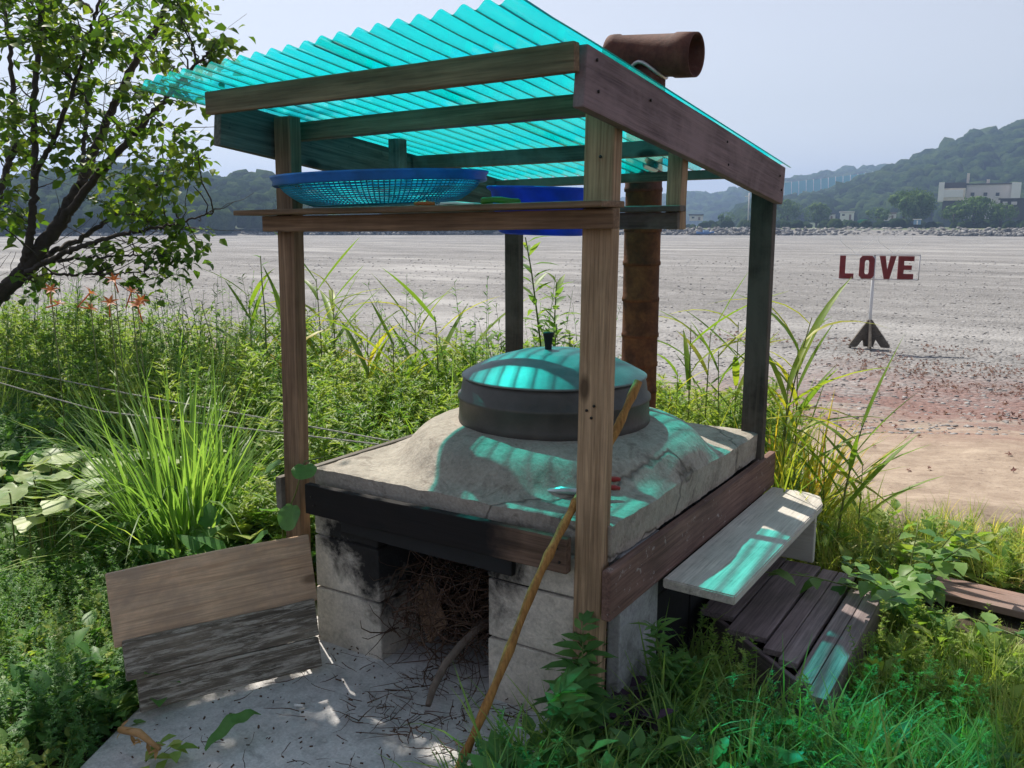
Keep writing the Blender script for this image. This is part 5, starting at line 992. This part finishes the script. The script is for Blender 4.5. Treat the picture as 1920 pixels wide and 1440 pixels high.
limb([(170, 20, 5.3), np.array([-4.6, 1.2, 3.05]), np.array([-3.7, .55, 3.2]), np.array([-3.0, .25, 3.25]), np.array([-2.35, .05, 3.3])], .024, .007)  # unseen limbs added to carry the bough that shades the pad
limb([np.array([-3.7, .55, 3.2]), np.array([-3.1, .55, 3.35]), np.array([-2.6, .5, 3.4])], .014, .006)
limb([(110, -260, 5.0), (220, -420, 4.8), (330, -560, 4.6)], .014, .006)
for i, (q, r) in enumerate(limbs): mb = MB(); mb.tube(q, r, 8); obj('trunk' if i == 0 else 'limb', mb.mesh('limb', True), M['bark'], TR, Matrix())
LQ = np.concatenate([q[3:] for q, r in limbs]); cl = []
def addc(n, x0, x1, y0, y1, d0=4.5, d1=5.9):
    for _ in range(n): cl.append(at(g.uniform(x0, x1), g.uniform(y0, y1), d=1.33*g.uniform(d0, d1)))
addc(27, -40, 130, -30, 130); addc(13, -40, 100, 120, 290); addc(17, 120, 260, 40, 260); addc(16, 230, 380, -30, 120); addc(8, 280, 370, 110, 300); addc(4, 375, 415, 75, 120, 4.7, 4.9); addc(7, 60, 260, 250, 340); addc(5, 260, 400, 260, 320)
addc(6, 240, 320, 340, 400); addc(5, 270, 410, 400, 470, 4.8, 5.1); addc(7, 190, 330, 470, 530, 4.8, 5.1); addc(7, -30, 80, 350, 440); addc(4, 130, 250, 360, 430); addc(3, 60, 90, 520, 545); addc(8, -260, 150, -330, -20, 4.7, 5.7)
for _ in range(100):   # unseen overhanging bough, added so its leaves shade the pad
    h_ = g.uniform(2.85, 3.5); cl.append(np.array([g.uniform(-1.22, -.08)-.645*h_, g.uniform(-1.15, -.28)+.40*h_, h_]))
def blocks(c_): x_, y_ = c_[0]+.645*(c_[2]-.62), c_[1]-.40*(c_[2]-.62); return -1.6 < x_ < -.4 and -.17 < y_ < 1.4  # clusters that would shade the slab top; these are left out
cl = [c_ for c_ in cl if not blocks(c_)]
tw = MB(); lv = MB()
for c_ in cl:
    dd = np.linalg.norm(LQ-c_-np.array([0, 0, -.12]), axis=1); s_ = LQ[np.argmin(dd)]; t = np.linspace(0, 1, 8)[:, None]; q = s_+(c_-s_)*t+np.array([0, 0, 1.])*(.12*np.linalg.norm(c_-s_)*np.sin(np.pi*t)*(1 if c_[2] > s_[2] else -.3)); q[1:-1] += g.normal(0, .018, (6, 3)); L_ = np.linalg.norm(c_-s_)
    tw.tube(q, np.linspace(.004+.006*min(L_, 1.), 0.0024, 8), 4, cap=False)
    n = int(g.integers(16, 34)); P = c_+g.normal(0, 1, (n, 3))*np.array([.095, .095, .075])
    for p in P[:5]: tw.tube([q[-1], (q[-1]+p)/2+g.normal(0, .01, 3), p], .0014, 3, cap=False)
    k = min(len(q)-1, 5); P[:6] = q[g.integers(3, 8, 6)]+g.normal(0, .03, (6, 3)); a = g.uniform(0, 6.28, n); D = np.stack([np.cos(a), np.sin(a), g.normal(-.35, .35, n)], -1)
    leaves(lv, P, D, np.array([0, 0, 1.])+g.normal(0, .4, (n, 3)), g.uniform(.06, .11, n), g.uniform(.045, .075, n), droop=.25, fold=.2, var=g.uniform(-.35, .35, n)+g.normal(0, .1))
for _ in range(170):   # bare dead twigs among the low limbs
    s_ = LQ[g.integers(0, len(LQ))]
    if s_[2] > 3.0: continue
    d = norm(np.array([.7, .35, .25])+g.normal(0, .45, 3)); L_ = g.uniform(.2, .75); t = np.linspace(0, 1, 6)[:, None]; q = s_+d*L_*t+np.array([0, 0, 1])*.12*L_*t**2+g.normal(0, .008, (6, 3)); q[0] = s_; tw.tube(q, np.linspace(.0045, .0014, 6), 3, cap=False)
tag(obj('twigs', tw.mesh('twigs'), M['bark'], TR, Matrix()), kind='stuff'); tag(obj('crown', lv.mesh('crown'), M['tree_leaf'], TR, Matrix()), kind='stuff')

# ------------------------------------------------------------------ haze
bm = bmesh.new(); bmesh.ops.create_cube(bm, size=1); me = bpy.data.meshes.new('haze'); bm.to_mesh(me); bm.free()
m = bpy.data.materials.new('haze_air'); m.use_nodes = True; nt = m.node_tree; nt.nodes.remove(nt.nodes['Principled BSDF'])
pv = nd(nt, 'VolumePrincipled', {'Color': (.44, .63, 1., 1), 'Density': .00062, 'Anisotropy': .25}); nt.links.new(pv.outputs[0], nt.nodes['Material Output'].inputs['Volume'])
tag(obj('haze', me, m, M=Matrix.Translation((0, 1000, 65)) @ Matrix.Diagonal((5300, 3300, 135, 1))), 'thin pale summer haze over the whole shore', 'haze', kind='stuff')
